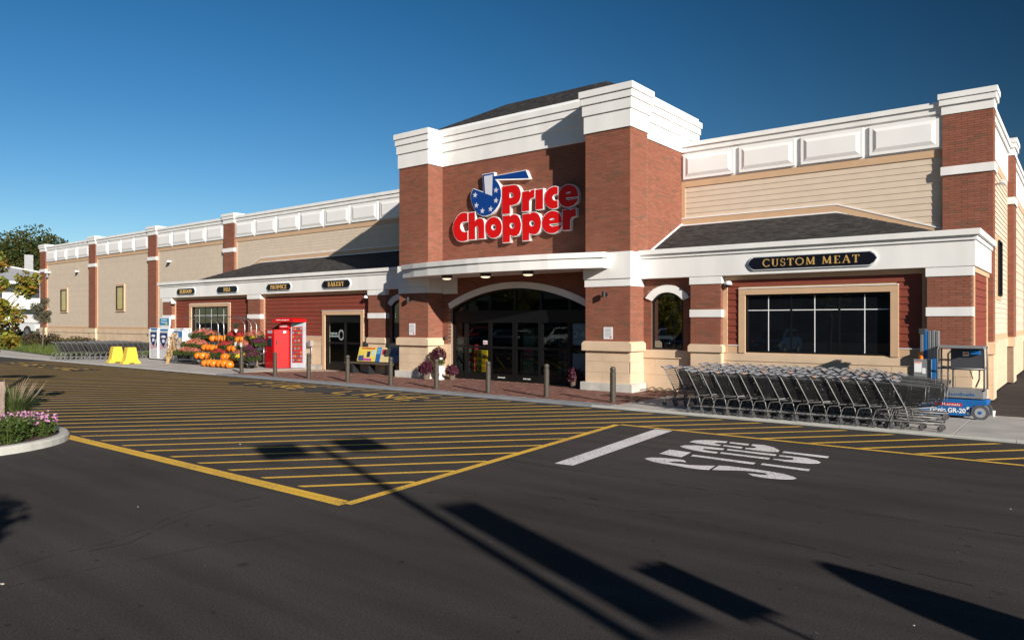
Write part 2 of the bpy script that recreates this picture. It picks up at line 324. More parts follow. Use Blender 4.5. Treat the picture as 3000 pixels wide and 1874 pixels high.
LOGO={
 'P': [[(-16.35, 6.94), (-15.83, 6.94), (-15.71, 6.91), (-15.61, 6.83), (-15.55, 6.72), (-15.52, 6.6), (-15.54, 6.46), (-15.59, 6.35), (-15.69, 6.27), (-15.83, 6.24), (-16.01, 6.24), (-16.01, 5.95), (-16.36, 5.96)], [(-16.03, 6.68), (-15.93, 6.68), (-15.86, 6.64), (-15.84, 6.58), (-15.86, 6.52), (-15.94, 6.5), (-16.03, 6.5)]] ,
 'r1': [[(-15.45, 6.65), (-15.16, 6.66), (-15.14, 6.6), (-15.06, 6.67), (-14.93, 6.68), (-14.94, 6.41), (-15.03, 6.4), (-15.12, 6.36), (-15.16, 6.28), (-15.16, 5.97), (-15.47, 5.97)]] ,
 'i': [[(-14.87, 6.66), (-14.57, 6.66), (-14.57, 5.98), (-14.87, 5.98)]] ,
 'c1': [[(-13.96, 6.65), (-14.06, 6.68), (-14.17, 6.68), (-14.29, 6.65), (-14.4, 6.57), (-14.47, 6.46), (-14.5, 6.32), (-14.48, 6.19), (-14.41, 6.07), (-14.3, 5.99), (-14.17, 5.95), (-14.06, 5.95), (-13.96, 5.97), (-13.96, 6.2), (-14.06, 6.2), (-14.15, 6.24), (-14.19, 6.32), (-14.15, 6.39), (-14.06, 6.43), (-13.96, 6.42)]] ,
 'e1': [[(-13.14, 6.25), (-13.16, 6.38), (-13.2, 6.5), (-13.29, 6.6), (-13.41, 6.66), (-13.54, 6.68), (-13.68, 6.67), (-13.8, 6.6), (-13.88, 6.5), (-13.93, 6.36), (-13.92, 6.21), (-13.86, 6.1), (-13.76, 6.0), (-13.63, 5.95), (-13.47, 5.94), (-13.32, 5.98), (-13.2, 6.07), (-13.14, 6.18), (-13.37, 6.18), (-13.52, 6.16), (-13.61, 6.2), (-13.64, 6.26), (-13.42, 6.25)], [(-13.65, 6.4), (-13.57, 6.44), (-13.48, 6.45), (-13.43, 6.42), (-13.46, 6.39), (-13.57, 6.38)]] ,
 'C': [[(-18.01, 6.15), (-18.16, 6.18), (-18.31, 6.18), (-18.46, 6.11), (-18.6, 5.98), (-18.7, 5.83), (-18.74, 5.65), (-18.71, 5.47), (-18.63, 5.31), (-18.51, 5.19), (-18.36, 5.13), (-18.17, 5.12), (-18.01, 5.15), (-18.01, 5.47), (-18.14, 5.45), (-18.28, 5.49), (-18.36, 5.59), (-18.38, 5.7), (-18.33, 5.8), (-18.22, 5.85), (-18.01, 5.84)]] ,
 'h': [[(-17.94, 6.15), (-17.65, 6.15), (-17.64, 5.81), (-17.54, 5.89), (-17.41, 5.91), (-17.28, 5.87), (-17.21, 5.76), (-17.2, 5.64), (-17.19, 5.16), (-17.47, 5.16), (-17.48, 5.55), (-17.51, 5.62), (-17.59, 5.63), (-17.64, 5.57), (-17.63, 5.16), (-17.94, 5.16)]] ,
 'o': [[(-16.37, 5.49), (-16.39, 5.39), (-16.42, 5.3), (-16.48, 5.23), (-16.56, 5.18), (-16.65, 5.15), (-16.75, 5.14), (-16.85, 5.16), (-16.94, 5.2), (-17.02, 5.27), (-17.08, 5.35), (-17.12, 5.45), (-17.13, 5.55), (-17.12, 5.65), (-17.08, 5.73), (-17.02, 5.81), (-16.94, 5.86), (-16.85, 5.89), (-16.75, 5.89), (-16.65, 5.87), (-16.56, 5.83), (-16.48, 5.76), (-16.42, 5.68), (-16.39, 5.59)], [(-16.64, 5.52), (-16.65, 5.47), (-16.68, 5.44), (-16.73, 5.42), (-16.78, 5.42), (-16.82, 5.45), (-16.86, 5.49), (-16.87, 5.53), (-16.86, 5.58), (-16.82, 5.61), (-16.78, 5.63), (-16.73, 5.63), (-16.68, 5.6), (-16.65, 5.56)]] ,
 'p1': [[(-16.33, 5.89), (-16.02, 5.89), (-16.0, 5.84), (-15.91, 5.89), (-15.79, 5.9), (-15.65, 5.84), (-15.56, 5.7), (-15.51, 5.53), (-15.53, 5.36), (-15.6, 5.21), (-15.72, 5.14), (-15.86, 5.14), (-16.01, 5.2), (-16.01, 4.95), (-16.32, 4.95)], [(-15.8, 5.51), (-15.81, 5.46), (-15.84, 5.43), (-15.89, 5.41), (-15.94, 5.42), (-15.98, 5.44), (-16.01, 5.48), (-16.02, 5.52), (-16.01, 5.57), (-15.98, 5.6), (-15.94, 5.62), (-15.89, 5.61), (-15.84, 5.59), (-15.81, 5.55)]] ,
 'p2': [[(-15.45, 5.87), (-15.16, 5.88), (-15.14, 5.84), (-15.03, 5.9), (-14.9, 5.89), (-14.77, 5.82), (-14.69, 5.69), (-14.65, 5.54), (-14.67, 5.37), (-14.73, 5.23), (-14.85, 5.14), (-14.98, 5.14), (-15.16, 5.2), (-15.16, 4.96), (-15.44, 4.95)], [(-14.93, 5.51), (-14.94, 5.47), (-14.97, 5.43), (-15.02, 5.42), (-15.07, 5.42), (-15.11, 5.45), (-15.14, 5.48), (-15.15, 5.53), (-15.14, 5.57), (-15.11, 5.6), (-15.07, 5.62), (-15.02, 5.62), (-14.97, 5.59), (-14.94, 5.55)]] ,
 'e2': [[(-13.79, 5.44), (-13.8, 5.57), (-13.85, 5.7), (-13.93, 5.8), (-14.06, 5.85), (-14.2, 5.88), (-14.33, 5.85), (-14.46, 5.78), (-14.55, 5.68), (-14.6, 5.53), (-14.59, 5.39), (-14.53, 5.27), (-14.42, 5.18), (-14.28, 5.13), (-14.12, 5.12), (-13.97, 5.16), (-13.85, 5.26), (-13.79, 5.37), (-14.02, 5.36), (-14.17, 5.34), (-14.27, 5.38), (-14.3, 5.44), (-14.07, 5.44)], [(-14.31, 5.58), (-14.22, 5.63), (-14.13, 5.63), (-14.08, 5.6), (-14.11, 5.58), (-14.22, 5.56)]] ,
 'r2': [[(-13.76, 5.86), (-13.48, 5.86), (-13.46, 5.81), (-13.37, 5.86), (-13.24, 5.87), (-13.23, 5.61), (-13.36, 5.6), (-13.43, 5.56), (-13.46, 5.48), (-13.46, 5.18), (-13.76, 5.19)]] ,
 'axe': [[(-17.27, 7.47), (-16.75, 7.48), (-16.74, 7.35), (-15.31, 7.38), (-15.17, 7.1), (-16.71, 7.25), (-16.58, 7.13), (-16.48, 6.98), (-16.42, 6.8), (-16.41, 6.62), (-16.46, 6.43), (-16.56, 6.27), (-16.72, 6.12), (-16.9, 6.01), (-17.12, 5.97), (-17.32, 6.0), (-17.5, 6.09), (-17.63, 6.23), (-17.75, 6.42), (-17.82, 6.61), (-17.83, 6.79), (-17.78, 6.92), (-17.72, 7.01), (-17.22, 6.82), (-17.24, 7.2)]] ,
 'stripe': [[(-17.2, 7.41), (-16.8, 7.42), (-16.82, 6.66), (-17.14, 6.78)]] ,
 'stars': [[(-17.63, 6.77), (-17.57, 6.39), (-17.28, 6.16), (-16.89, 6.19), (-16.64, 6.47), (-16.64, 6.84)]] ,
}
# ------------------------------------------------------------------ ground
ZR = -.05                                    # asphalt level, pavement top is z = 0
lot = MB().add([(-900,-900,ZR),(900,-900,ZR),(900,900,ZR),(-900,900,ZR)], [(0,1,2,3)]).build('parking_lot', m_asphalt)
tag(lot, kind='structure')
def strip(mb, pts, w, z):
    for (a, b) in zip(pts[:-1], pts[1:]):
        a = Vector((*a, z)); b = Vector((*b, z)); d = (b-a).normalized(); n = Vector((-d.y, d.x, 0))*w/2
        mb.add([a-n, b-n, b+n, a+n], [(0,1,2,3)])
# tar seams in the asphalt
def seam(path, wob=.012, gap=.3, w=.016, step=.11):
    mb = MB(); prev = None
    for (p, q) in zip(path[:-1], path[1:]):
        p = Vector(p); q = Vector(q); d = q-p; nn = Vector((-d.y, d.x)).normalized(); n = max(2, int(d.length/step))
        for i in range(n):
            c = p+d*i/n+nn*random.uniform(-wob, wob)
            if prev is not None and random.random() > gap: strip(mb, [prev, c], w*random.uniform(.45, 1.5), ZR+.003)
            prev = c
    return mb.build('tar_seam', m_seam, lot)
seam([(-7.04,2.17),(-6.9,3.09),(-6.71,3.93),(-6.33,4.93),(-5.87,5.85)], gap=.15, w=.012)
seam([(-7.52,2.27),(-7.65,2.75),(-7.64,3.21),(-7.87,3.72),(-8.14,4.17),(-8.22,4.57),(-8.17,5.02),(-8.13,5.41)], gap=.2, w=.014, wob=.006); seam([(-7.52,2.99),(-7.46,3.34),(-7.79,3.87),(-8.09,4.41)], gap=.3, w=.014, wob=.006)
seam([(-12.5,9.2),(-7.14,9.07),(-3.4,9.07),(3,9.12)], gap=.35, w=.020, wob=.02); seam([(-5.34,7.47),(-3.3,7.55),(-1.37,7.27),(2,6.6)], gap=.55, w=.018, wob=.02); seam([(-5.23,6.65),(-4.29,7.45),(-3.27,8.07)], gap=.3, w=.010)
sp = MB()
for k in range(260):
    x = random.uniform(-11,3); y = 1.6+random.random()**2*10; r_ = random.choice((.006,.009,.011,.014,.018,.024)); n_ = 9; ex = random.uniform(.6,1.8)
    sp.add([(x+r_*ex*math.cos(6.283*i/n_)*random.uniform(.7,1.2), y+r_*math.sin(6.283*i/n_)*random.uniform(.7,1.2), ZR+.0025) for i in range(n_)], [tuple(range(n_))])
q = sp.build('oil_spots', m_seam, lot); q['kind'] = 'stuff'
gr = MB()
for k in range(9):
    x = random.uniform(-12,4); y = random.uniform(2,13); r_ = random.choice((.005,.007,.010,.014)); gr.rbox((x,y,ZR+r_*.3), (r_*2,r_*1.3,r_*.7), rz=random.random()*3)
q = gr.build('grit', M('pale_grit', (.42,.38,.33), .9, var=.3, vs=3), lot); q['kind'] = 'stuff'
# yellow hatching: every stripe a piece of its own
hatch = MB(); strip(hatch, [(-15.7,5.655),(-7.02,5.625)], .11, ZR+.004); strip(hatch, [(-15.7,5.768),(-7.10,5.738)], .108, ZR+.0044)
hatch = hatch.build('road_marking', m_yellow); tag(hatch, kind='structure')
bl = MB(); strip(bl, [(-7.0,5.68),(-7.86,13.60)], .14, ZR+.004); bl.build('border_line', m_yellow, hatch)
bl = MB(); strip(bl, [(-7.80,13.66),(14,13.45)], .11, ZR+.0045); bl.build('border_line', m_yellow, hatch)
TA = math.tan(R(48.5))
for k in range(-52, 34):
    x0 = -8.24 + .862*k
    segs = []; cur = None; y = 5.9
    while y < 15.78:
        x = x0 + (y-5.9)/TA
        ok = (x < -7.05-.80*(y-5.68)/7.95) if y < 13.66 else True
        if y < 13.66 and x0 > -8.0: ok = False
        if x < -54 or x > 13: ok = False
        if -24.1 < x < -14.5 and 14.0 < y < 15.25: ok = False
        if -45.5 < x < -35.0 and 13.4 < y < 14.5: ok = False
        if x < -15.4 and y < 6.0: ok = False
        if ok: cur = [y, y] if cur is None else [cur[0], y]
        elif cur: segs.append(cur); cur = None
        y += .05
    if cur: segs.append(cur)
    for a, b in segs:
        if b-a < .15: continue
        mb = MB(); h = .050/math.sin(R(48.5))
        pa = x0+(a-5.9)/TA; pb = x0+(b-5.9)/TA
        mb.add([(pa-h,a,ZR+.0035),(pa+h,a,ZR+.0035),(pb+h,b,ZR+.0035),(pb-h,b,ZR+.0035)], [(0,1,2,3)]); mb.build('stripe', m_yellow, hatch)
# stop bar and the split-stencil STOP
bar = MB().add([(-6.48,9.30,ZR+.004),(-6.16,9.33,ZR+.004),(-6.55,13.55,ZR+.004),(-6.92,13.52,ZR+.004)], [(0,1,2,3)]).build('stop_line', m_white_paint); tag(bar, kind='structure')
st = empty('road_lettering', (-4.4, 11.5, ZR)); st['kind'] = 'structure'
for q in STOP: flat('letter_segment', [q], m_white_paint, st, 'xy', ZR+.002, .003)
fire = empty('fire_lane_lettering', (-19, 14.6, ZR)); fire['kind'] = 'structure'
def stroke_letters(s, x, y, w, h, gap, sw, parent, z):
    SH = {'F':[(0,0,0,1),(0,1,1,1),(0,.52,.75,.52)],'I':[(.5,0,.5,1)],'R':[(0,0,0,1),(0,1,.9,1),(.9,1,.9,.5),(0,.5,.9,.5),(.45,.5,1,0)],
          'E':[(0,0,0,1),(0,1,1,1),(0,.5,.8,.5),(0,0,1,0)],'L':[(0,0,0,1),(0,0,1,0)],'A':[(0,0,.5,1),(.5,1,1,0),(.2,.4,.8,.4)],'N':[(0,0,0,1),(0,1,1,0),(1,0,1,1)]}
    for ch in s:
        if ch != ' ':
            mb = MB()
            for i, (a,b,c,d) in enumerate(SH[ch]): strip(mb, [(x+a*w, y+b*h),(x+c*w, y+d*h)], sw, z+.0004*i)
            mb.build('letter', m_yellow, parent)
        x += w+gap
stroke_letters('FIRE', -23.2, 14.3, .55, .8, .27, .11, fire, ZR+.004)
stroke_letters('LANE', -18.2, 14.2, .6, .78, .33, .11, fire, ZR+.004)
stroke_letters('FIRE LANE', -44.6, 13.5, .7, .8, .30, .11, fire, ZR+.004)
# pavement: slabs, kerb, ramp strip, pavers
walk = MB().prism([(-80,16.12),(16,16.12),(16,19.96),(-2.15,19.96),(-2.15,23.9),(-80,23.9)], 'z', -.3, -.012).build('pavement', m_stone_j); tag(walk, kind='structure')
def slab_row(xs, ys):
    for x0, x1 in zip(xs[:-1], xs[1:]):
        for y0, y1 in zip(ys[:-1], ys[1:]):
            dz = random.uniform(-.002, .002)
            BX(x0+.006, y0+.006, -.05, x1-.006, y1-.006, dz).build('paving_slab', m_conc, walk, bevel=.006)
slab_row([-9.5,-8,-6.5,-5,-3.5,-2.0,.3,2.6,4.9,7.2,9.5,12], [16.13,18.0,19.95])
slab_row([-79+1.7*i for i in range(31)], [16.13,18.2,20.45])
kerb = empty('kerb', (-20,16,ZR)); kerb['kind'] = 'structure'
x = -79
while x < 14:
    x1 = x+3.0; inb = -28.5 < x+1.5 < -9.3
    mb = MB().prism([(15.99,ZR-.1),(16.125,ZR-.1),(16.125,.001),(16.03,.001),(15.99,-.018)] , 'x', x+.004, x1-.004)
    mb.build('kerb_stone', m_ramp if inb else m_kerb, kerb); x = x1
rs = empty('ramp_strip', (-19,16.3,0)); rs['kind'] = 'structure'
for i in range(12):
    xa = -27.95+1.535*i; BX(xa+.004, 16.135, -.08, xa+1.53, 16.50, .0015).build('ramp_slab', m_ramp, rs)
pav = MB(); u = .105
for j in range(0, 38):
    for k in range(-2, 48):
        for (cx, cy, w, h) in ((j+4*k, j, 2, 1), (j+4*k+3, j, 1, 2)):
            xa = -27.9+cx*u; ya = 16.51+cy*u; xb = xa+w*u; yb = ya+h*u
            if cx*u < 0 or xb > -9.5 or yb > 20.5: continue
            z = random.uniform(-.003, .002)
            pav.box(xa+.004, ya+.004, -.03, xb-.004, yb-.004, z, skip=(0,))
tag(pav.build('entrance_pavers', m_paver), kind='stuff', label='red brick pavers laid in herringbone before the entrance doors')

# ------------------------------------------------------------------ the supermarket
sm = empty('supermarket', (-16, 21, 0), 'brick and tan-sided supermarket with white cornices and arched entrance tower', 'building')
YU = 23.92; YUP = 23.79                      # main wall, pilaster fronts
YT = 19.60; YR_ = 20.38; XB = -11.2; XA = -20.66
PL = (-20.99, -19.43); PR = (-12.46, -10.87)
YW = 20.45; YF = 20.25
class Face:
    def __init__(s, ax, c): s.ax = ax; s.c = c
    def p(s, u, d, z): return (u, s.c-d, z) if s.ax == 'x' else (s.c+d, u, z)
FT = Face('x', YT)
brickwork = MB(); single = []
def bricks(F, u0, u1, z0, z1, skip=None, solo=False, L=.305, Hc=.0677):
    nrow = max(1, round((z1-z0)/Hc)); hz = (z1-z0)/nrow
    for r in range(nrow):
        za = z0+r*hz+.005; zb = z0+(r+1)*hz-.005
        a = u0-(L/2 if r % 2 else 0)
        while a < u1-.02:
            b = a+L; ua = max(a, u0)+(.005 if a > u0 else 0); ub = min(b, u1)-(.005 if b < u1 else 0)
            a = b
            if ub-ua < .03: continue
            if skip and skip((ua+ub)/2, (za+zb)/2): continue
            d = .007+random.uniform(-.0012, .0012)
            if solo and len(single) < 300: single.append((F, ua, ub, za, zb, d)); continue
            P = [F.p(ua,0,za),F.p(ub,0,za),F.p(ub,d,za),F.p(ua,d,za),F.p(ua,0,zb),F.p(ub,0,zb),F.p(ub,d,zb),F.p(ua,d,zb)]
            sk = (2,)
            brickwork.hex8([P[i] for i in (3,2,1,0,7,6,5,4)] if F.ax == 'x' else P, skip=())
# wall masses (mortar tone) -------------------------------------------------
def mass(*a): return BX(*a).build('brick_wall', m_mortar, sm)
mass(PL[0], YT, 0, PL[1], 20.70, 8.1); mass(PR[0], YT, 0, PR[1], 20.70, 8.1)
mass(XA, YR_, 3.62, XB, 25.1, 8.1)
ARC = []                                      # entrance arch, inner line
AX0, AX1, AZS, AZC = -19.0, -12.9, 2.62, 3.32
hw = (AX1-AX0)/2; rise = AZC-AZS; rad = (hw*hw+rise*rise)/(2*rise); acx = (AX0+AX1)/2; acz = AZC-rad
th = math.asin(hw/rad)
def arc(r, n=24, t=th): return [(acx+r*math.sin(-t+2*t*i/n), acz+r*math.cos(-t+2*t*i/n)) for i in range(n+1)]
A = arc(rad)
poly = [(PL[1],0),(PL[1],3.62),(PR[0],3.62),(PR[0],0),(AX1,0)]+A[::-1]+[(AX0,0)]
MB().prism(poly, 'y', YR_, YR_+.22).build('arch_wall', m_mortar, sm)
def in_arch(u, z, m=.03):
    return AX0-m < u < AX1+m and (z < AZS or (u-acx)**2+(z-acz)**2 < (rad+.1)**2)
trim = arc(rad)+arc(rad+.225)[::-1]
MB().prism(trim, 'y', YR_-.06, YR_+.05).build('arch_trim', m_eifs, sm, bevel=.008)
# low wings
def mass2(*a): return BX(*a).build('wing_wall', m_mortar, sm)
# brick faces -----------------------------------------------------------------
FR = Face('x', YR_)
bricks(Face('x', YUP), -3.21, -2.01, 4.30, 6.26, solo=True)         # corner pillar, shows largest
bricks(Face('x', YF), -3.06, -2.13, 1.48, 2.27, solo=True); bricks(Face('x', YF), -3.06, -2.13, 2.49, 3.23, solo=True)
for a, b in (PL, PR):
    bricks(FT, a, b, 1.52, 3.22); bricks(FT, a, b, 4.28, 8.05)
bricks(FR, PL[1], PR[0], 3.95, 8.05); bricks(FR, PL[1], PR[0], 1.30, 3.95, skip=in_arch)
bricks(Face('y', PL[1]), YT, YR_, 1.52, 3.22); bricks(Face('y', PL[1]), YT, YR_, 4.28, 8.05)
bricks(Face('y', PR[1]), YT, 20.70, 4.28, 8.05); bricks(Face('y', PR[1]), YT, 20.45, 1.52, 3.22)
bricks(Face('y', XB), 20.70, 25.1, 4.28, 8.05)
# corner pillar and left pilasters
PILS = [(-69.34,-68.16),(-59.76,-58.59),(-50.29,-49.14),(-40.79,-39.63)]
PX = (-3.21, -2.01)
for a, b in PILS+[PX]:
    mass(a, YUP, 0, b, 24.3, 8.0)
    right = (a, b) == PX
    if not right:
        bricks(Face('x', YUP), a, b, 1.64, 6.26)
    bricks(Face('x', YUP), a, b, 6.50, 7.97, solo=right)
    if not right: bricks(Face('y', b), YUP, YU, 1.64, 6.26); bricks(Face('y', b), YUP, YU, 6.50, 7.97)
bricks(Face('y', PX[1]), YUP, 24.3, 1.60, 6.26); bricks(Face('y', PX[1]), YUP, 24.3, 6.50, 7.97)
bricks(Face('x', YUP), -2.75, PX[1], 1.6, 4.30)
# arched window bays of the low wings + piers
for s in (0, 1):
    lo, hi = ((PR[1], -9.22) if s == 0 else (-22.6, PL[0]))
    wc = -10.06 if s == 0 else -21.83
    bricks(Face('x', YW), lo, wc-.525, 1.27, 2.83); bricks(Face('x', YW), wc+.525, hi, 1.27, 2.83)
    bricks(Face('x', YW), lo, hi, 2.83, 3.45, skip=lambda u, z, wc=wc: abs(u-wc) < .62 and z < 3.25-.5*abs(u-wc)**2)
PIERS = [(-9.21,-8.28),(-3.06,-2.13),(-41.05,-40.05),(-32.50,-31.44),(-23.56,-22.53)]
for i, (a, b) in enumerate(PIERS):
    mass(a, YF, 0, b, 20.7, 3.46)
    if i != 1: bricks(Face('x', YF), a, b, 1.48, 2.27); bricks(Face('x', YF), a, b, 2.49, 3.23)
    bricks(Face('y', b), YF, 20.44, 1.48, 2.27); bricks(Face('y', b), YF, 20.44, 2.49, 3.23)
    for (z0, z1, o) in ((2.27,2.49,.03),(3.23,3.452,.035)):
        BX(a-o, YF-o, z0, b+o, 20.46, z1).build('pier_band', m_eifs, sm, bevel=.008)
    MB().prism([(a-.07,1.25),(b+.07,1.25),(b+.07,1.42),(b+.01,1.48),(a-.01,1.48),(a-.07,1.42)], 'y', YF-.07, 20.46).build('pier_cap', m_stone, sm, bevel=.01)
o = brickwork.build('brickwork', m_brick, sm); o['kind'] = 'stuff'
bm_cache = {}
for (F, ua, ub, za, zb, d) in single:
    key = (F.ax, round(ub-ua, 3), round(zb-za, 4))
    if key not in bm_cache:
        w = ub-ua; h = zb-za
        bm_cache[key] = BX(0, -.0075, 0, w, .002, h).mesh('brick'); bm_cache[key].materials.append(m_brick)
    q = bpy.data.objects.new('brick', bm_cache[key]); C.objects.link(q); q.parent = sm
    q.location = Vector(F.p(ua, d-.0075, za)) - sm.location

# stone base ------------------------------------------------------------------
def stones(F, u0, u1, z0, z1, rows, L, d=.012, solo=True):
    hz = (z1-z0)/rows
    for r in range(rows):
        a = u0-(L/2 if r % 2 else 0)
        while a < u1-.05:
            b = a+L; ua = max(a,u0)+.003; ub = min(b,u1)-.003; a = b
            if ub-ua < .06: continue
            za = z0+r*hz+.003; zb = z0+(r+1)*hz-.003
            P = [F.p(ua,-.01,za),F.p(ub,-.01,za),F.p(ub,d,za),F.p(ua,d,za),F.p(ua,-.01,zb),F.p(ub,-.01,zb),F.p(ub,d,zb),F.p(ua,d,zb)]
            mb = MB().hex8([P[i] for i in (3,2,1,0,7,6,5,4)] if F.ax == 'x' else P)
            mb.build('stone_block', m_stone, sm)
for a, b in (PL, PR):
    stones(FT, a, b, .23, 1.24, 3, .62); 
    stones(Face('y', b), YT, YR_ if b == PL[1] else 20.45, .23, 1.24, 3, .62)
    BX(a-.13, YT-.13, -.02, b+.13, YR_, .25).build('plinth', m_plinth, sm, bevel=.012)
    MB().prism([(a-.10,1.23),(b+.10,1.23),(b+.10,1.46),(b+.02,1.53),(a-.02,1.53),(a-.10,1.46)], 'y', YT-.10, YR_ + (.05 if b == PR[1] else -.02)).build('stone_cap', m_stone, sm, bevel=.012)
for a, b, in ((PL[1],AX0),):
    stones(FR, a, b, .05, 1.28, 3, .6)
# right low wing stone
WR = [(PR[1], -9.21), (-8.28, -3.06)]
for a, b in WR: stones(Face('x', YW), a, b, 0, 1.02, 2, .8)
for a, b in [(PR[1],-9.21)]: BX(a, YW-.05, 1.02, b, YW+.05, 1.27).build('stone_ledge', m_stone, sm, bevel=.008)
BX(-8.28, YW-.03, 1.02, -3.06, YW+.05, 1.245).build('stone_ledge', m_stone, sm, bevel=.008)
for a, b in PIERS:
    stones(Face('x', YF), a, b, 0, 1.25, 3, 1.2); stones(Face('y', b), YF, 20.44, 0, 1.25, 3, .4)
WL = [(-40.05,-32.5),(-31.44,-26.9),(-24.09,-23.56),(-22.53,PL[0])]
for a, b in WL:
    stones(Face('x', YW), a, b, .2, 1.02, 2, .8); BX(a, YW-.03, 1.02, b, YW+.05, 1.245).build('stone_ledge', m_stone, sm, bevel=.008)
    BX(a, YW-.05, -.02, b, YW+.05, .19).build('plinth', m_plinth, sm)
# left main wall base
bays = [(-68.16,-59.76),(-58.59,-50.29),(-49.14,-40.79)]
for a, b in bays:
    stones(Face('x', YU), a, b, 0, 1.27, 2, 1.2); BX(a, YU-.05, 1.27, b, YU+.05, 1.56).build('stone_ledge', m_stone, sm, bevel=.01)
for a, b in PILS:
    stones(Face('x', YUP), a, b, 0, 1.27, 2, 1.2); stones(Face('y', b), YUP, YU, 0, 1.27, 2, .6)
    BX(a-.05, YUP-.05, 1.27, b+.05, YU+.1, 1.62).build('stone_cap', m_stone, sm, bevel=.012)
stones(Face('x', YUP), PX[0], PX[1], 0, 1.25, 3, .62); stones(Face('y', PX[1]), YUP, 24.6, 0, 1.25, 3, .6)
BX(PX[0]-.06, YUP-.07, 1.25, PX[1]+.07, 24.6, 1.58).build('stone_cap', m_stone, sm, bevel=.012)

# siding -------------------------------------------------------------------------
def siding(F, u0, u1, z0, z1, mat, expo=.178, holes=(), pd=.027):
    n = max(1, round((z1-z0)/expo)); h = (z1-z0)/n
    for i in range(n):
        za = z0+i*h; zb = za+h+.006
        spans = [(u0, u1)]
        for (ha, hb, hz0, hz1) in holes:
            if hz0 < za+h*.5 < hz1:
                spans = [q for (a, b) in spans for q in ((a, min(b, ha)), (max(a, hb), b)) if q[1]-q[0] > .02]
        for a, b in spans:
            P = [F.p(a,pd,za),F.p(b,pd,za),F.p(b,-.01,za),F.p(a,-.01,za),F.p(a,.006,zb),F.p(b,.006,zb),F.p(b,-.01,zb),F.p(a,-.01,zb)]
            mb = MB().hex8(P if F.ax == 'x' else [P[k] for k in (3,2,1,0,7,6,5,4)]); mb.build('siding_board', mat, sm)
def wallbody(*a): return BX(*a).build('wall', m_tan, sm)
wallbody(-69.0, YU, 0, XA, YU+.3, 8.1); wallbody(XB, YU, 0, -2.2, YU+.3, 8.1)
FU = Face('x', YU)
def trimbox(F, u0, u1, d0, d1, z0, z1, mat=m_tan, name='trim_board', bev=.004):
    a = F.p(u0,d0,z0); b = F.p(u1,d1,z1); return BX(*a, *b).build(name, mat, sm, bevel=bev)
UB = bays+[(-39.63, XA), (XB, -3.21)]
for a, b in UB:
    trimbox(FU, a, b, 0, .040, 6.83, 7.055)
    trimbox(FU, a, a+.13, 0, .040, 1.56 if a < -40 else 4.2, 6.83); 
    z0 = 1.76 if a < -40 else 4.25
    siding(FU, a+.13, b, z0, 6.83, m_siding, expo=.185 if a > -12 else .15, pd=.021 if a > -12 else .014)
    if a < -40: trimbox(FU, a+.13, b, 0, .026, 1.56, 1.76)
    # parapet band: raised panels
    BX(a, YU-.04, 7.055, b, YU+.02, 8.05).build('parapet_band', m_panel, sm)
    npan = max(1, round((b-a)/2.1)); pw = (b-a)/npan
    for k in range(npan):
        xa = a+k*pw+.09; xb = a+(k+1)*pw-.09; za, zb = 7.10, 7.97
        y0 = YU-.04; y1 = YU-.105; y2 = YU-.145; mb = MB(); i1 = .085; i2 = .19
        r0 = [(xa,y0,za),(xb,y0,za),(xb,y0,zb),(xa,y0,zb)]; r1 = [(xa,y1,za),(xb,y1,za),(xb,y1,zb),(xa,y1,zb)]
        r2 = [(xa+i1,y1,za+i1),(xb-i1,y1,za+i1),(xb-i1,y1,zb-i1),(xa+i1,y1,zb-i1)]
        r3 = [(xa+i2,y2,za+i2),(xb-i2,y2,za+i2),(xb-i2,y2,zb-i2),(xa+i2,y2,zb-i2)]
        v = r0+r1+r2+r3; f = []
        for q in range(3):
            for e in range(4): f.append((q*4+e, q*4+(e+1)%4, q*4+4+(e+1)%4, q*4+4+e))
        f.append((12,13,14,15)); mb.add(v, f); mb.build('panel', m_panel, sm)
    for (z0_, z1_, o_) in ((8.05,8.215,.10),(8.22,8.37,.15)):
        x = a
        while x < b-.01:
            x1 = min(b, x+3.05); BX(x+(.004 if x > a else 0), YU-o_, z0_, x1, YU+.5, z1_).build('coping', m_eifs, sm, bevel=.006); x = x1
for a, b in PILS+[PX]:
    right = (a, b) == PX; yb = YU+.8 if not right else 24.55
    for (z0_, z1_, o_) in ((6.26,6.50,.05),(7.97,8.22,.035),(8.225,8.39,.085),(8.395,8.555,.115)):
        BX(a-o_, YUP-o_, z0_, b+o_, (YU+.6 if not right else 24.4+o_) , z1_).build('pilaster_cap', m_eifs, sm, bevel=.008)
# left end of the building and its back
wallbody(-69.2, YU+.3, 0, -68.9, 60, 8.2)
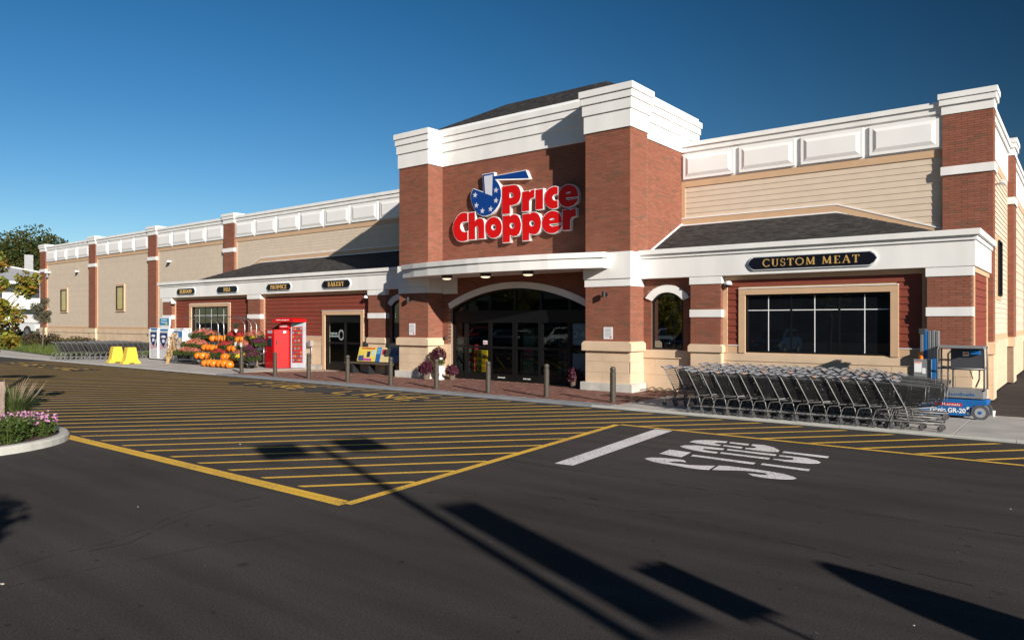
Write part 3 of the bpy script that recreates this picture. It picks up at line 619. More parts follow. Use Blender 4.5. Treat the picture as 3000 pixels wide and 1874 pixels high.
# right side wall
XS = -2.22
wallbody(XS-.3, 24.3, 0, XS, 62, 8.1)
FS = Face('y', XS); SB = [(24.3,31.0),(32.15,39.5),(40.65,48.0)]
for i, (a, b) in enumerate(SB):
    if i < 2: siding(FS, a, b-.12, 1.76, 6.83, m_siding, expo=.165 if i == 0 else .33)
    else: trimbox(FS, a, b, 0, .02, 1.76, 6.83, m_siding, 'siding_board')
    trimbox(FS, a, b, 0, .028, 6.83, 7.055); trimbox(FS, a, b, 0, .028, 1.56, 1.76); trimbox(FS, b-.12, b, 0, .026, 1.76, 6.83)
    stones(FS, a, b, 0, 1.27, 2, 1.6); trimbox(FS, a, b, 0, .05, 1.27, 1.56, m_stone, 'stone_ledge')
    trimbox(FS, a, b, 0, .04, 7.055, 8.05, m_panel, 'parapet_band')
    for (z0_, z1_, o_) in ((8.05,8.215,.10),(8.22,8.37,.15)): trimbox(FS, a, b, -.5, o_, z0_, z1_, m_eifs, 'coping')
    mass(XS-.2, b, 0, -2.02, b+1.15, 8.0)
    stones(Face('y', -2.02), b, b+1.15, 0, 1.27, 2, .6); wallF = Face('y', -2.02)
    nb = MB(); brickwork = nb
    bricks(wallF, b, b+1.15, 1.6, 6.26, L=.305); bricks(wallF, b, b+1.15, 6.5, 7.97)
    bricks(Face('x', b), XS, -2.02, 1.6, 7.97)
    q = nb.build('brickwork', m_brick, sm); q['kind'] = 'stuff'
    for (z0_, z1_, o_) in ((1.27,1.6,.05),(6.26,6.50,.05),(7.97,8.22,.035),(8.225,8.39,.085),(8.395,8.555,.115)):
        BX(XS-.3, b-o_, z0_, -2.02+o_, b+1.15+o_, z1_).build('pilaster_cap', m_stone if z0_ < 2 else m_eifs, sm)
# side window
def window_part(F, u0, u1, z0, z1, tw, frame_d, pane_mat, name='window', muntins=(), hz=None, base=0.0, sill=True):
    a = F.p(u0, base, z0); b = F.p(u1, base+frame_d, z1)
    mb = MB(); fw = .05
    for (p0, p1, q0, q1) in ((u0,u1,z1-fw,z1),(u0,u1,z0,z0+fw),(u0,u0+fw,z0+fw,z1-fw),(u1-fw,u1,z0+fw,z1-fw)):
        mb.box(*F.p(p0,base,q0), *F.p(p1,base+frame_d,q1))
    w = mb.build(name, m_blackframe, sm)
    def sub(n, u_0, u_1, d0, d1, z_0, z_1, mat): return BX(*F.p(u_0,d0,z_0), *F.p(u_1,d1,z_1)).build(n, mat, w)
    for k in range(len(tw)-1):
        sub('pane', tw[k]+.02, tw[k+1]-.02, base+.008, base+.014, z0+fw, z1-fw, pane_mat)
    for k in range(1, len(tw)-1): sub('mullion', tw[k]-.026, tw[k]+.026, base, base+.02, z0+fw, z1-fw, m_blackframe)
    for k in range(len(tw)-1):
        for mu in muntins: sub('muntin', tw[k]+mu*(tw[k+1]-tw[k])-.011, tw[k]+mu*(tw[k+1]-tw[k])+.011, base+.0145, base+.019, z0+fw, z1-fw, m_wtrim)
        if hz: sub('muntin', tw[k]+.03, tw[k+1]-.03, base+.0145, base+.0175, hz-.011, hz+.011, m_wtrim)
    return w
window_part(FS, 27.2, 28.3, 2.95, 4.68, [27.2,28.3], .07, m_darkglass, base=.02)
for (q0,q1,z0,z1) in ((27.05,28.45,4.68,4.82),(27.05,28.45,2.81,2.95),(27.05,27.2,2.95,4.68),(28.3,28.45,2.95,4.68)): trimbox(FS, q0, q1, .0, .045, z0, z1)
# left main-wall windows, yellow blinds behind the glass
m_blind = M('yellow_blind', (.85,.66,.25), .8, var=.08)
for (xa, xb) in ((-65.17,-64.04),(-55.20,-54.10)):
    w = window_part(FU, xa, xb, 2.98, 4.68, [xa, xb], .07, m_glassc, base=.045)
    BX(xa+.05, YU-.044, 3.03, xb-.05, YU-.040, 4.63).build('blind', m_blind, w)
    for (q0,q1,z0,z1) in ((xa-.13,xb+.13,4.68,4.82),(xa-.13,xb+.13,2.84,2.98),(xa-.13,xa,2.98,4.68),(xb,xb+.13,2.98,4.68)): trimbox(FU, q0, q1, 0, .085, z0, z1)
# ------------------------------------------------------------------ tower cornice and roof
def footprint(o):
    x0, x1, x2, x3 = PL[0]-o, PL[1]+o, PR[0]-o, PR[1]+o; y0 = YT-o; yr = YR_-o; yb = 20.70+o
    return [(x0,y0),(x1,y0),(x1,yr),(x2,yr),(x2,y0),(x3,y0),(x3,yb),(XB+o,yb),(XB+o,25.1+o),(XA-o,25.1+o),(XA-o,yb),(x0,yb)]
for (z0, z1, o) in ((8.05,8.595,.05),(8.60,8.925,.09),(8.93,9.155,.13),(9.16,9.37,.17)):
    MB().prism(footprint(o), 'z', z0, z1).build('cornice_tier', m_eifs, sm, bevel=.012)
for z in (8.597, 8.927, 9.157): MB().prism(footprint(-.02), 'z', z-.006, z+.006).build('cornice_joint', m_stone_j, sm)
BX(-20.75, 20.36, 9.37, -11.12, 25.15, 9.50).build('gutter', m_wtrim, sm, bevel=.01)
def shingles(mb, O, U, V, lu, lv, poly_ok, tab=.21, exp_=.125):
    # O corner at the eave, U along, V up the slope (unit), N normal
    N = U.cross(V).normalized(); nr = int(lv/exp_)+1
    for r in range(nr):
        a = -random.random()*tab
        while a < lu:
            w = tab*random.uniform(.55, 1.25); b = a+w; v0 = r*exp_
            if poly_ok(max(a,0)+.01, v0+exp_) and poly_ok(min(b,lu)-.01, v0+exp_):
                t = random.uniform(.006, .016)
                p = lambda u, v, n: O+U*u+V*v+N*n
                ua, ub = max(a,0)+.004, min(b,lu)-.004
                if ub > ua: mb.hex8([p(ua,v0,0),p(ub,v0,0),p(ub,v0+exp_*1.15,-.004),p(ua,v0+exp_*1.15,-.004),p(ua,v0,t),p(ub,v0,t),p(ub,v0+exp_*1.15,.002),p(ua,v0+exp_*1.15,.002)], skip=(0,))
            a = b
def hip_roof(x0, x1, y0, y1, z0, rx0, rx1, ry, rz, name='roof'):
    c = [(x0,y0,z0),(x1,y0,z0),(x1,y1,z0),(x0,y1,z0),(rx0,ry,rz),(rx1,ry,rz)]
    o = MB().add(c, [(0,1,5,4),(1,2,5),(2,3,4,5),(3,0,4)]).build(name, m_shingle, sm)
    mb = MB()
    V = (Vector((0,ry-y0,rz-z0))); lv = V.length; lu = x1-x0
    def ok(u, v):
        t = v/lv; return t < 1 and u > (rx0-x0)*t and u < lu-(x1-rx1)*t
    shingles(mb, Vector((x0,y0,z0+.004)), Vector((1,0,0)), V.normalized(), lu, lv, ok)
    for (xs, rxx, sg) in ((x1, rx1, 1), (x0, rx0, -1)):
        V = Vector((rxx-xs, 0, rz-z0)); lv2 = V.length; l2 = y1-y0
        def ok2(u, v):
            t = v/lv2
            lo = (ry-y0)*t; hi = l2-(y1-ry)*t
            uu = u if sg > 0 else l2-u
            return t < 1 and lo < uu < hi
        shingles(mb, Vector((xs, y0 if sg > 0 else y1, z0+.004)), Vector((0, sg, 0)), V.normalized(), l2, lv2, ok2)
    q = mb.build('shingles', m_shingle, o); q['kind'] = 'stuff'; return o
hip_roof(-20.6, -11.27, 20.5, 25.0, 9.50, -18.35, -13.70, 22.95, 10.86)
# ------------------------------------------------------------------ low wings
def fascia(x0, x1, left_free, right_free):
    for (z0, z1, o) in ((3.455,4.065,.05),(4.07,4.175,.09),(4.18,4.325,.16)):
        BX(x0-(o if left_free else 0), YF-o, z0, x1+(o if right_free else 0), YU, z1).build('fascia', m_eifs, sm, bevel=.01)
fascia(PR[1], -2.10, False, True); fascia(-41.25, PL[0], True, False)
# soffit shadow gap trims
def lean_roof(xa, xb, ra, rb, side):
    # mono-pitch roof with one hipped end against the main wall
    ye, ze, yt, zt = 21.25, 4.28, YU, 5.50
    if side == 'R': c = [(xa,ye,ze),(xb,ye,ze),(rb,yt,zt),(xa,yt,zt),(xb,yt,ze)]; fs = [(0,1,2,3),(1,4,2)]
    else: c = [(xa,ye,ze),(xb,ye,ze),(xb,yt,zt),(ra,yt,zt),(xa,yt,ze)]; fs = [(0,1,2,3),(4,0,3)]
    o = MB().add(c, fs).build('roof', m_shingle, sm); mb = MB()
    V = Vector((0,yt-ye,zt-ze)); lv = V.length; lu = xb-xa
    ok = (lambda u, v: v < lv and u < lu-(xb-rb)*v/lv+.03) if side == 'R' else (lambda u, v: v < lv and u > (ra-xa)*v/lv-.03)
    shingles(mb, Vector((xa,ye,ze+.004)), Vector((1,0,0)), V.normalized(), lu, lv, ok)
    if side == 'R':
        V = Vector((rb-xb,0,zt-ze)); l2 = V.length; L2 = yt-ye
        shingles(mb, Vector((xb,ye,ze+.004)), Vector((0,1,0)), V.normalized(), L2, l2, lambda u, v: v < l2 and u > L2*v/l2-.03)
    else:
        V = Vector((ra-xa,0,zt-ze)); l2 = V.length; L2 = yt-ye
        shingles(mb, Vector((xa,yt,ze+.004)), Vector((0,-1,0)), V.normalized(), L2, l2, lambda u, v: v < l2 and u < L2-L2*v/l2+.03)
    q = mb.build('shingles', m_shingle, o); q['kind'] = 'stuff'
lean_roof(XB, -2.45, None, -6.06, 'R'); lean_roof(-40.75, XA, -37.06, None, 'L')
def flash(pts, z_off=.03, h=.2):
    for (a, b) in zip(pts[:-1], pts[1:]):
        MB().prism([(a[0],a[1]+z_off),(b[0],b[1]+z_off),(b[0],b[1]+z_off+h),(a[0],a[1]+z_off+h)], 'y', YU-.045, YU-.012).build('roof_flashing', m_tan, sm)
        for dz, hh in ((z_off+h, .035), (z_off-.04, .04)):
            MB().prism([(a[0],a[1]+dz),(b[0],b[1]+dz),(b[0],b[1]+dz+hh),(a[0],a[1]+dz+hh)], 'y', YU-.06, YU-.012).build('flashing_edge', m_wtrim, sm)
flash([(XB,5.50),(-6.06,5.50),(-2.6,4.32)]); flash([(-40.6,4.32),(-37.06,5.50),(XA,5.50)])
# white step flashing up the tower side
V0 = Vector((XB+.03, 21.28, 4.33)); V1 = Vector((XB+.03, YU-.05, 5.56))
MB().hex8([V0+Vector((-.03,0,-.03)),V0+Vector((.0,0,-.03)),V1+Vector((0,0,-.03)),V1+Vector((-.03,0,-.03)),V0+Vector((-.03,0,.03)),V0+Vector((0,0,.03)),V1+Vector((0,0,.03)),V1+Vector((-.03,0,.03))]).build('step_flashing', m_wtrim, sm)
# wing walls behind the siding
def body(x0, x1, holes=(), m_=m_tan):
    xs = sorted([x0, x1]+[h for a in holes for h in a[:2]])
    for a, b in zip(xs[:-1], xs[1:]):
        hh = [h for h in holes if h[0] <= (a+b)/2 <= h[1]]
        if not hh: BX(a, YW, 0, b, YW+.25, 3.5).build('wing_wall', m_, sm)
        else:
            if hh[0][2] > .05: BX(a, YW, 0, b, YW+.25, hh[0][2]).build('wing_wall', m_, sm)
            BX(a, YW, hh[0][3], b, YW+.25, 3.5).build('wing_wall', m_, sm)
FW = Face('x', YW)
body(-8.28, -3.06, [(-7.63,-3.90,1.27,2.90)])
body(PR[1], -9.21, [(-10.58,-9.54,1.29,3.1)], m_mortar)
body(-40.05, -32.5, [(-38.22,-34.58,1.27,2.92)])
body(-31.44, -23.56, [(-26.66,-24.24,0,2.43)])
body(-22.53, PL[0], [(-22.35,-21.31,1.29,3.1)], m_mortar)
BX(-2.35, YW, 0, -2.13, YUP, 3.5).build('wing_wall', m_tan, sm)
siding(Face('y', -2.13), 20.62, 23.2, 1.47, 3.33, m_red); stones(Face('y', -2.13), 20.45, YUP, 0, 1.25, 2, .8)
trimbox(Face('y', -2.13), 20.45, YUP, 0, .03, 1.25, 1.47); trimbox(Face('y', -2.13), 20.47, 20.6, 0, .03, 1.47, 3.33); trimbox(Face('y', -2.13), 23.2, 23.33, 0, .03, 1.47, 3.33); trimbox(Face('y', -2.13), 20.45, YUP, 0, .035, 3.33, 3.45)
trimbox(Face('y', -2.13), 20.6, 23.2, .03, .045, 1.455, 1.475, m_wtrim)
def red_zone(x0, x1, hole, door=False):
    hx0, hx1, hz0, hz1 = hole
    siding(FW, x0+.13, x1-.13, 1.47, 3.33, m_red, holes=[(hx0, hx1, hz0-1, hz1)])
    trimbox(FW, x0, x0+.13, 0, .046, 1.25, 3.33); trimbox(FW, x1-.13, x1, 0, .046, 1.25, 3.33); trimbox(FW, x0, x1, 0, .045, 3.33, 3.45)
    for a, b in ((x0+.13, hx0), (hx1, x1-.13)):
        if b-a > .05: trimbox(FW, a, b, 0, .032, 1.25, 1.455); trimbox(FW, a, b, 0, .05, 1.456, 1.478, m_wtrim, 'sill_flashing')
red_zone(-8.28, -3.06, (-7.82,-3.75,1.27,3.08)); red_zone(-40.05, -32.5, (-38.44,-34.40,1.27,3.08)); red_zone(-31.44, -23.56, (-26.9,-24.09,0,2.62))
def opening_trim(x0, x1, z0, z1, w, top):
    trimbox(FW, x0-w, x0, -.15, .055, z0, z1); trimbox(FW, x1, x1+w, -.15, .055, z0, z1); trimbox(FW, x0-w, x1+w, -.15, .057, z1, z1+top)
    trimbox(FW, x0-w, x1+w, .0, .075, z1+top, z1+top+.022, m_wtrim, 'head_flashing')
opening_trim(-7.63, -3.90, 1.25, 2.90, .19, .17); opening_trim(-38.22, -34.58, 1.25, 2.92, .22, .14); opening_trim(-26.66, -24.24, 0, 2.43, .2, .18)
FG = Face('x', YW+.10)
window_part(FG, -7.63, -3.90, 1.27, 2.90, [-7.63,-6.387,-5.143,-3.90], .09, m_darkglass, muntins=(.5,), hz=2.46)
w = window_part(FG, -38.22, -34.58, 1.27, 2.92, [-38.22,-37.0,-35.8,-34.58], .09, m_glass2, muntins=(.5,), hz=2.46)
for (a, b, z0, z1, col) in ((-37.95,-37.55,2.55,2.85,(.5,.05,.06)),(-37.4,-37.1,2.5,2.85,(.2,.22,.3)),(-36.2,-35.95,2.45,2.86,(.6,.5,.08)),(-35.5,-35.2,2.5,2.85,(.35,.06,.06))):
    BX(a, YW+.30, z0, b, YW+.31, z1).build('poster', M('poster_tone', col, .6), w)
# arched windows of the low wings
for wc in (-10.06, -21.83):
    hwid = .52; rs = .25; rr = (hwid**2+rs**2)/(2*rs); zc = 3.03-rr; t = math.asin(hwid/rr)
    def arcw(r, tt=t, n=12): return [(wc+r*math.sin(-tt+2*tt*i/n), zc+r*math.cos(-tt+2*tt*i/n)) for i in range(n+1)]
    outer = [(wc-hwid,1.29),(wc+hwid,1.29)]+arcw(rr)[::-1]
    inner = [(wc-hwid+.05,1.34),(wc+hwid-.05,1.34)]+[(x*(1-.0), z) for x, z in [(wc+(x-wc)*.905, z-.05) for x, z in arcw(rr)[::-1]]]
    w = flat('window', [outer, inner], m_blackframe, sm, 'xz', YW+.02, .08)
    flat('pane', [inner], m_glass2, w, 'xz', YW+.06, .006)
    MB().prism(arcw(rr)+arcw(rr+.225, t+.07)[::-1], 'y', YW-.06, YW+.06).build('arch_trim', m_eifs, sm, bevel=.008)
    # brick spandrel infill between the arch and the square opening
    for sx in (-1, 1):
        pts = [(wc+sx*hwid, 2.7), (wc+sx*hwid, 3.12)]+[(wc+sx*abs(rr*math.sin(t*k/8)), zc+rr*math.cos(t*k/8)) for k in range(0, 9)]
        MB().prism(pts, 'y', YW+.005, YW+.1).build('spandrel', m_brick, sm)
# rooms seen through the glass
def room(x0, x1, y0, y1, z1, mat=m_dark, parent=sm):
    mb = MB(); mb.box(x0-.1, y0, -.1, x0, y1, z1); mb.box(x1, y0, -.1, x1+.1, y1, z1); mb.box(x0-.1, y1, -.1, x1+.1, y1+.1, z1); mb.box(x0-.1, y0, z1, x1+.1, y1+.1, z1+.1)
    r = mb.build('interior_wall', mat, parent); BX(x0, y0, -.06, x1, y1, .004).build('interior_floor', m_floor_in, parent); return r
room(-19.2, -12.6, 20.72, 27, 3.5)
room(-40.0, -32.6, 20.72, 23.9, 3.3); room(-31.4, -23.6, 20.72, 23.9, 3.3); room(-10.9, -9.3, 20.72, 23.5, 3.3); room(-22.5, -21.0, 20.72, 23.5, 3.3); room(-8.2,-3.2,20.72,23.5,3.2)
# ------------------------------------------------------------------ entrance canopy
top = [(-20.38,19.19),(-19.5,18.93),(-18.6,18.74),(-17.6,18.62),(-16.5,18.52),(-15.95,18.5),(-15.4,18.52),(-14.3,18.6),(-13.3,18.74),(-12.4,18.95),(-11.58,19.19)]
def canopy(o, z0, z1, mat, name):
    pts = [(x+(o if i == len(top)-1 else -o if i == 0 else 0), y-o) for i, (x, y) in enumerate(top)]
    MB().prism(pts+[(top[-1][0]+o,19.52),(-12.6,19.52),(-12.6,YR_-.01),(-19.3,YR_-.01),(-19.3,19.52),(top[0][0]-o,19.52)], 'z', z0, z1).build(name, mat, sm, bevel=.008)
canopy(0, 3.78, 4.085, m_eifs, 'canopy'); canopy(.05, 4.09, 4.26, m_eifs, 'canopy_cap')
# white bands round the tower pilasters at canopy level
for a, b in (PL, PR):
    BX(a-.06, YT-.06, 3.455, b+.06, 20.5 if b == PR[1] else YR_+.02, 4.275).build('pilaster_band', m_eifs, sm, bevel=.01)
    BX(a-.03, YT-.03, 3.22, b+.03, 20.5 if b == PR[1] else YR_+.02, 3.452).build('pilaster_band', m_eifs, sm, bevel=.01)
BX(PL[1]+.06, YR_-.04, 3.19, -18.64, YR_+.02, 3.79).build('pilaster_band', m_eifs, sm)
# ------------------------------------------------------------------ entrance storefront
YD = 20.55
ent = MB(); ent.box(AX0, YD-.06, 2.10, AX1, YD+.06, 2.54)
for xm in (-18.98,-18.34,-17.17,-16.01,-14.87,-13.67,-12.93):
    zt = acz+math.sqrt(max(0, (rad)**2-(xm-acx)**2)); w_ = .045
    ent.box(xm-w_, YD-.05, 2.54, xm+w_, YD+.05, zt+.02); ent.box(xm-w_, YD-.052, 0, xm+w_, YD+.05, 2.10)
ent = ent.build('entrance', m_blackframe, sm)
MB().prism(arc(rad-.07)+arc(rad+.04)[::-1], 'y', YD-.07, YD+.05).build('arch_frame', m_blackframe, ent)
gl = arc(rad-.05, 24, math.asin((hw-.03)/rad)); xs = [-18.98,-18.34,-17.17,-16.01,-14.87,-13.67,-12.93]
for a, b in zip(xs[:-1], xs[1:]):
    n = 6; tp = [(a+.03+(b-a-.06)*i/n) for i in range(n+1)]
    MB().prism([(a+.03,2.53),(b-.03,2.53)]+[(x, acz+math.sqrt((rad-.03)**2-(x-acx)**2)) for x in tp[::-1]], 'y', YD-.003, YD+.003).build('transom_pane', m_glass, ent)
for k, (a, b) in enumerate(zip(xs[:-1], xs[1:])):
    fr = MB(); y = YD-.03 if k in (2,3) else YD
    fr.box(a+.045, y-.03, 0.0, b-.045, y+.03, .25); fr.box(a+.045, y-.028, 1.16, b-.045, y+.028, 1.24)
    fr.box(a+.045, y-.029, .25, a+.10, y+.029, 2.10); fr.box(b-.10, y-.029, .25, b-.045, y+.029, 2.10)
    d = fr.build('door' if 0 < k < 5 else 'sidelight', m_blackframe, ent)
    # (panes hang off the entrance frame: they are its third level)
    BX(a+.09, y-.003, .24, b-.09, y+.003, 1.17).build('pane', m_glass, ent); BX(a+.09, y-.003, 1.23, b-.09, y+.003, 2.11).build('pane', m_glass, ent)
for xc in (-16.6, -15.45): text('door_lettering', 'automatic', .085, m_wtrim, ent, xc, .13, YD-.071, depth=.004)
# no-smoking style decal and opening hours
MB().prism([(-17.52,1.30),(-17.28,1.30),(-17.28,1.44),(-17.52,1.44)], 'y', YD-.008, YD-.005).build('decal', m_wtrim, ent)
text('decal_print', 'No', .13, M('decal_red', (.45,.03,.03)), ent, -17.42, 1.36, YD-.012, depth=.002)
m_teal = M('teal_print', (.16,.36,.40), .5); m_pposter = M('poster_paper', (.10,.16,.19), .5, var=.2)
BX(-13.60, YD-.012, 1.35, -13.0, YD-.008, 2.08).build('poster', m_pposter, ent)
text('poster_print', 'OPEN', .20, m_teal, ent, -13.30, 1.95, YD-.017, depth=.004, width=.5)
text('poster_print', '24', .34, m_teal, ent, -13.30, 1.70, YD-.017, depth=.004, width=.5)
text('poster_print', 'HOURS', .17, m_teal, ent, -13.30, 1.46, YD-.017, depth=.004, width=.5)
BX(-13.60, YD-.012, .35, -13.0, YD-.008, 1.08).build('poster', m_pposter, ent)
# bakery-side exit door
yd = YW+.09; dd = MB(); dd.box(-26.66, yd-.05, 2.12, -24.24, yd+.05, 2.43)
for xm in (-26.62,-25.40,-24.28): dd.box(xm-.05, yd-.045, 0, xm+.05, yd+.045, 2.12)
dd = dd.build('exit_door', m_blackframe, sm)
for a, b in ((-26.62,-25.40),(-25.40,-24.28)):
    q = MB(); q.box(a+.05, yd-.04, 0, b-.05, yd+.04, .28); q.box(a+.05, yd-.038, 1.16, b-.05, yd+.038, 1.24); q.build('door_rail', m_blackframe, dd)
    BX(a+.05, yd-.003, .27, b-.05, yd+.003, 1.17).build('pane', m_glass, dd); BX(a+.05, yd-.003, 1.23, b-.05, yd+.003, 2.13).build('pane', m_glass, dd)
text('door_lettering', 'PLEASE USE\nOTHER DOOR', .12, M('frost_print', (.45,.55,.55)), dd, -26.2, 1.55, yd-.008, depth=.003, width=.62)
mb = MB()
for k in range(16):
    a = k*2*math.pi/16; mb.rbox((-25.68+.16*math.cos(a), yd-.01, 1.55+.2*math.sin(a)), (.075,.004,.06), ry=random.random()*3)
mb.build('decal', M('decal_floral', (.32,.33,.33)), dd)
# ------------------------------------------------------------------ signs
m_logo_red = M('logo_red', (.60,.004,.004), .45, var=.03); m_logo_blue = M('logo_blue', (.003,.045,.23), .45, var=.03)
m_logo_grey = M('logo_stripe', (.62,.62,.68), .4, var=.02)
logo = empty('store_sign', (-16, 20.3, 5.1), 'large red channel-letter store name with blue hatchet emblem on the entrance tower', 'sign')
YL = 20.22
def chan(name, loops, face_mat):
    b = flat(name, loops, m_wtrim, logo, 'xz', YL+.004, YR_-YL+.01, offset=.022)
    flat('face', loops, face_mat, b, 'xz', YL-.004, .01, offset=.0)
    return b
for k in ('P','r1','i','c1','e1','C','h','o','p1','p2','e2','r2'): chan('letter', LOGO[k], m_logo_red)
ax = chan('emblem', LOGO['axe'], m_logo_blue)
flat('stripe', LOGO['stripe'], m_logo_grey, ax, 'xz', YL-.010, .006)
for (cx, cz) in LOGO['stars'][0]:
    pts = []
    for i in range(10):
        r_ = .115 if i % 2 == 0 else .045; a = math.pi/2+i*math.pi/5-.12; pts.append((cx+r_*1.05*math.cos(a), cz+r_*math.sin(a)))
    flat('star', [pts], m_logo_grey, ax, 'xz', YL-.010, .006)
# serif capitals built from strokes (thick stems, thin hairlines, slab serifs)
SF = {'C':(.82,[('a',.46,.5,.40,.5,50,310,.13),('l',.74,.80,.74,.98,.05),('l',.74,.04,.74,.2,.05)]),
 'U':(.86,[('l',.2,.28,.2,1,.16),('l',.7,.28,.7,1,.07),('a',.45,.3,.25,.3,180,360,.10),('l',.04,.98,.36,.98,.05),('l',.58,.98,.82,.98,.05)]),
 'S':(.62,[('a',.32,.74,.22,.24,30,260,.11),('a',.30,.26,.23,.24,-150,90,.12),('l',.5,.74,.5,.98,.05),('l',.08,.04,.08,.26,.05)]),
 'T':(.74,[('l',.37,0,.37,1,.16),('l',.04,.97,.70,.97,.07),('l',.05,.78,.05,1,.05),('l',.69,.78,.69,1,.05),('l',.22,.03,.52,.03,.05)]),
 'O':(.96,[('a',.48,.5,.40,.48,0,360,.12)]),
 'M':(1.08,[('l',.16,0,.2,1,.07),('l',.2,1,.54,.08,.15),('l',.54,.08,.88,1,.07),('l',.88,0,.88,1,.16),('l',.03,.03,.3,.03,.05),('l',.74,.03,1.04,.03,.05)]),
 'E':(.70,[('l',.2,0,.2,1,.16),('l',.2,.97,.62,.97,.06),('l',.2,.5,.5,.5,.06),('l',.2,.03,.64,.03,.06),('l',.62,.78,.62,1,.05),('l',.64,0,.64,.22,.05),('l',.04,.97,.2,.97,.05),('l',.04,.03,.2,.03,.05)]),
 'A':(.88,[('l',.12,0,.44,1,.06),('l',.44,1,.76,0,.16),('l',.24,.36,.62,.36,.06),('l',.02,.03,.26,.03,.05),('l',.60,.03,.88,.03,.05)]),
 'F':(.66,[('l',.2,0,.2,1,.16),('l',.2,.97,.6,.97,.06),('l',.2,.5,.48,.5,.06),('l',.6,.78,.6,1,.05),('l',.04,.03,.36,.03,.05)]),
 'D':(.88,[('l',.2,0,.2,1,.16),('a',.34,.5,.42,.47,-90,90,.12),('l',.06,.97,.36,.97,.05),('l',.06,.03,.36,.03,.05)]),
 'L':(.66,[('l',.2,0,.2,1,.16),('l',.2,.03,.6,.03,.06),('l',.6,0,.6,.24,.05),('l',.04,.97,.36,.97,.05)]),
 'I':(.40,[('l',.2,0,.2,1,.16),('l',.04,.97,.36,.97,.05),('l',.04,.03,.36,.03,.05)]),
 'P':(.70,[('l',.2,0,.2,1,.16),('a',.32,.73,.28,.24,-90,90,.11),('l',.06,.97,.34,.97,.05),('l',.2,.49,.34,.49,.05),('l',.04,.03,.38,.03,.05)]),
 'R':(.80,[('l',.2,0,.2,1,.16),('a',.32,.73,.26,.24,-90,90,.11),('l',.06,.97,.34,.97,.05),('l',.38,.5,.70,.02,.14),('l',.04,.03,.36,.03,.05)]),
 'B':(.74,[('l',.2,0,.2,1,.16),('a',.32,.75,.24,.22,-90,90,.11),('a',.32,.26,.30,.24,-90,90,.12),('l',.06,.97,.34,.97,.05),('l',.06,.03,.34,.03,.05)]),
 'K':(.84,[('l',.2,0,.2,1,.16),('l',.22,.4,.68,.98,.06),('l',.38,.58,.72,.02,.15),('l',.04,.03,.36,.03,.05),('l',.56,.97,.80,.97,.05)]),
 'Y':(.80,[('l',.40,0,.40,.48,.16),('l',.12,1,.40,.45,.15),('l',.68,1,.40,.45,.06),('l',.02,.97,.26,.97,.05),('l',.58,.97,.80,.97,.05),('l',.24,.03,.56,.03,.05)])}
def serif(s, x, z, h, at, mat, parent, track=.16, wsc=1.0, sw=1.0):
    for ch in s:
        if ch == ' ': x += .5*h*wsc; continue
        w, st = SF[ch]; mb = MB()
        for i, k in enumerate(st):
            if k[0] == 'l': pl = [(k[1],k[2]),(k[3],k[4])]; wd = k[5]
            else:
                n = 14; pl = [(k[1]+k[3]*math.cos(R(k[5]+(k[6]-k[5])*j/n)), k[2]+k[4]*math.sin(R(k[5]+(k[6]-k[5])*j/n))) for j in range(n+1)]; wd = k[7]
            wd *= sw; y0 = at-.004-.0006*i
            for (a, b) in zip(pl[:-1], pl[1:]):
                d = Vector((b[0]-a[0], b[1]-a[1])); d = d.normalized() if d.length else Vector((1,0)); nn = Vector((-d.y, d.x))*wd/2; e = d*.012
                q = [(a[0]-e.x-nn.x,a[1]-e.y-nn.y),(b[0]+e.x-nn.x,b[1]+e.y-nn.y),(b[0]+e.x+nn.x,b[1]+e.y+nn.y),(a[0]-e.x+nn.x,a[1]-e.y+nn.y)]
                mb.prism([(x+p*h*wsc, z+r*h) for p, r in q], 'y', y0-.008, at)
        mb.build('letter', mat, parent); x += (w+track)*h*wsc
    return x
def swidth(s, h, track=.16, wsc=1.0): return sum((.5 if c == ' ' else SF[c][0]+track) for c in s)*h*wsc
m_gold = M('gold_leaf', (.80,.50,.17), .32, metal=.35, var=.12, vs=20); m_signblk = M('sign_black', (.006,.007,.012), .35, var=.1); m_signedge = M('sign_edge', (.62,.64,.66), .4)
def plaque(s, xc, zc, w, h, th_, wsc, label):
    t = empty('department_sign', (xc, 20.2, zc-h/2), label, 'sign', 'department signs on the white fascia')
    e = h*.48; n = h*.20
    def shp(o): 
        w2 = w/2+o; h2 = h/2+o; e2 = e
        return [(xc-w2,zc+.0),(xc-w2+n,zc+h2*.62),(xc-w2+e2,zc+h2),(xc+w2-e2,zc+h2),(xc+w2-n,zc+h2*.62),(xc+w2,zc),(xc+w2-n,zc-h2*.62),(xc+w2-e2,zc-h2),(xc-w2+e2,zc-h2),(xc-w2+n,zc-h2*.62)]
    flat('border', [shp(.025)], m_signedge, t, 'xz', 20.2-.045, .043); flat('panel', [shp(0)], m_signblk, t, 'xz', 20.2-.055, .012)
    ww = swidth(s, th_, wsc=wsc)-.16*th_*wsc
    serif(s, xc-ww/2, zc-th_/2, th_, 20.2-.055, m_gold, t, wsc=wsc)
    return t
plaque('CUSTOM MEAT', -5.80, 3.755, 3.28, .33, .195, 1.22, 'long black plaque lettered CUSTOM MEAT in gold above the wide window')
plaque('SEAFOOD', -38.34, 3.76, 1.92, .31, .19, 1.0, 'black plaque lettered SEAFOOD in gold, farthest from the entrance')
plaque('DELI', -34.24, 3.76, 1.90, .30, .19, 1.0, 'black plaque lettered DELI in gold on the white fascia')
plaque('PRODUCE', -29.80, 3.76, 1.92, .30, .19, 1.0, 'black plaque lettered PRODUCE in gold on the white fascia')
plaque('BAKERY', -25.57, 3.76, 1.90, .32, .195, 1.0, 'black plaque lettered BAKERY in gold above the exit door')
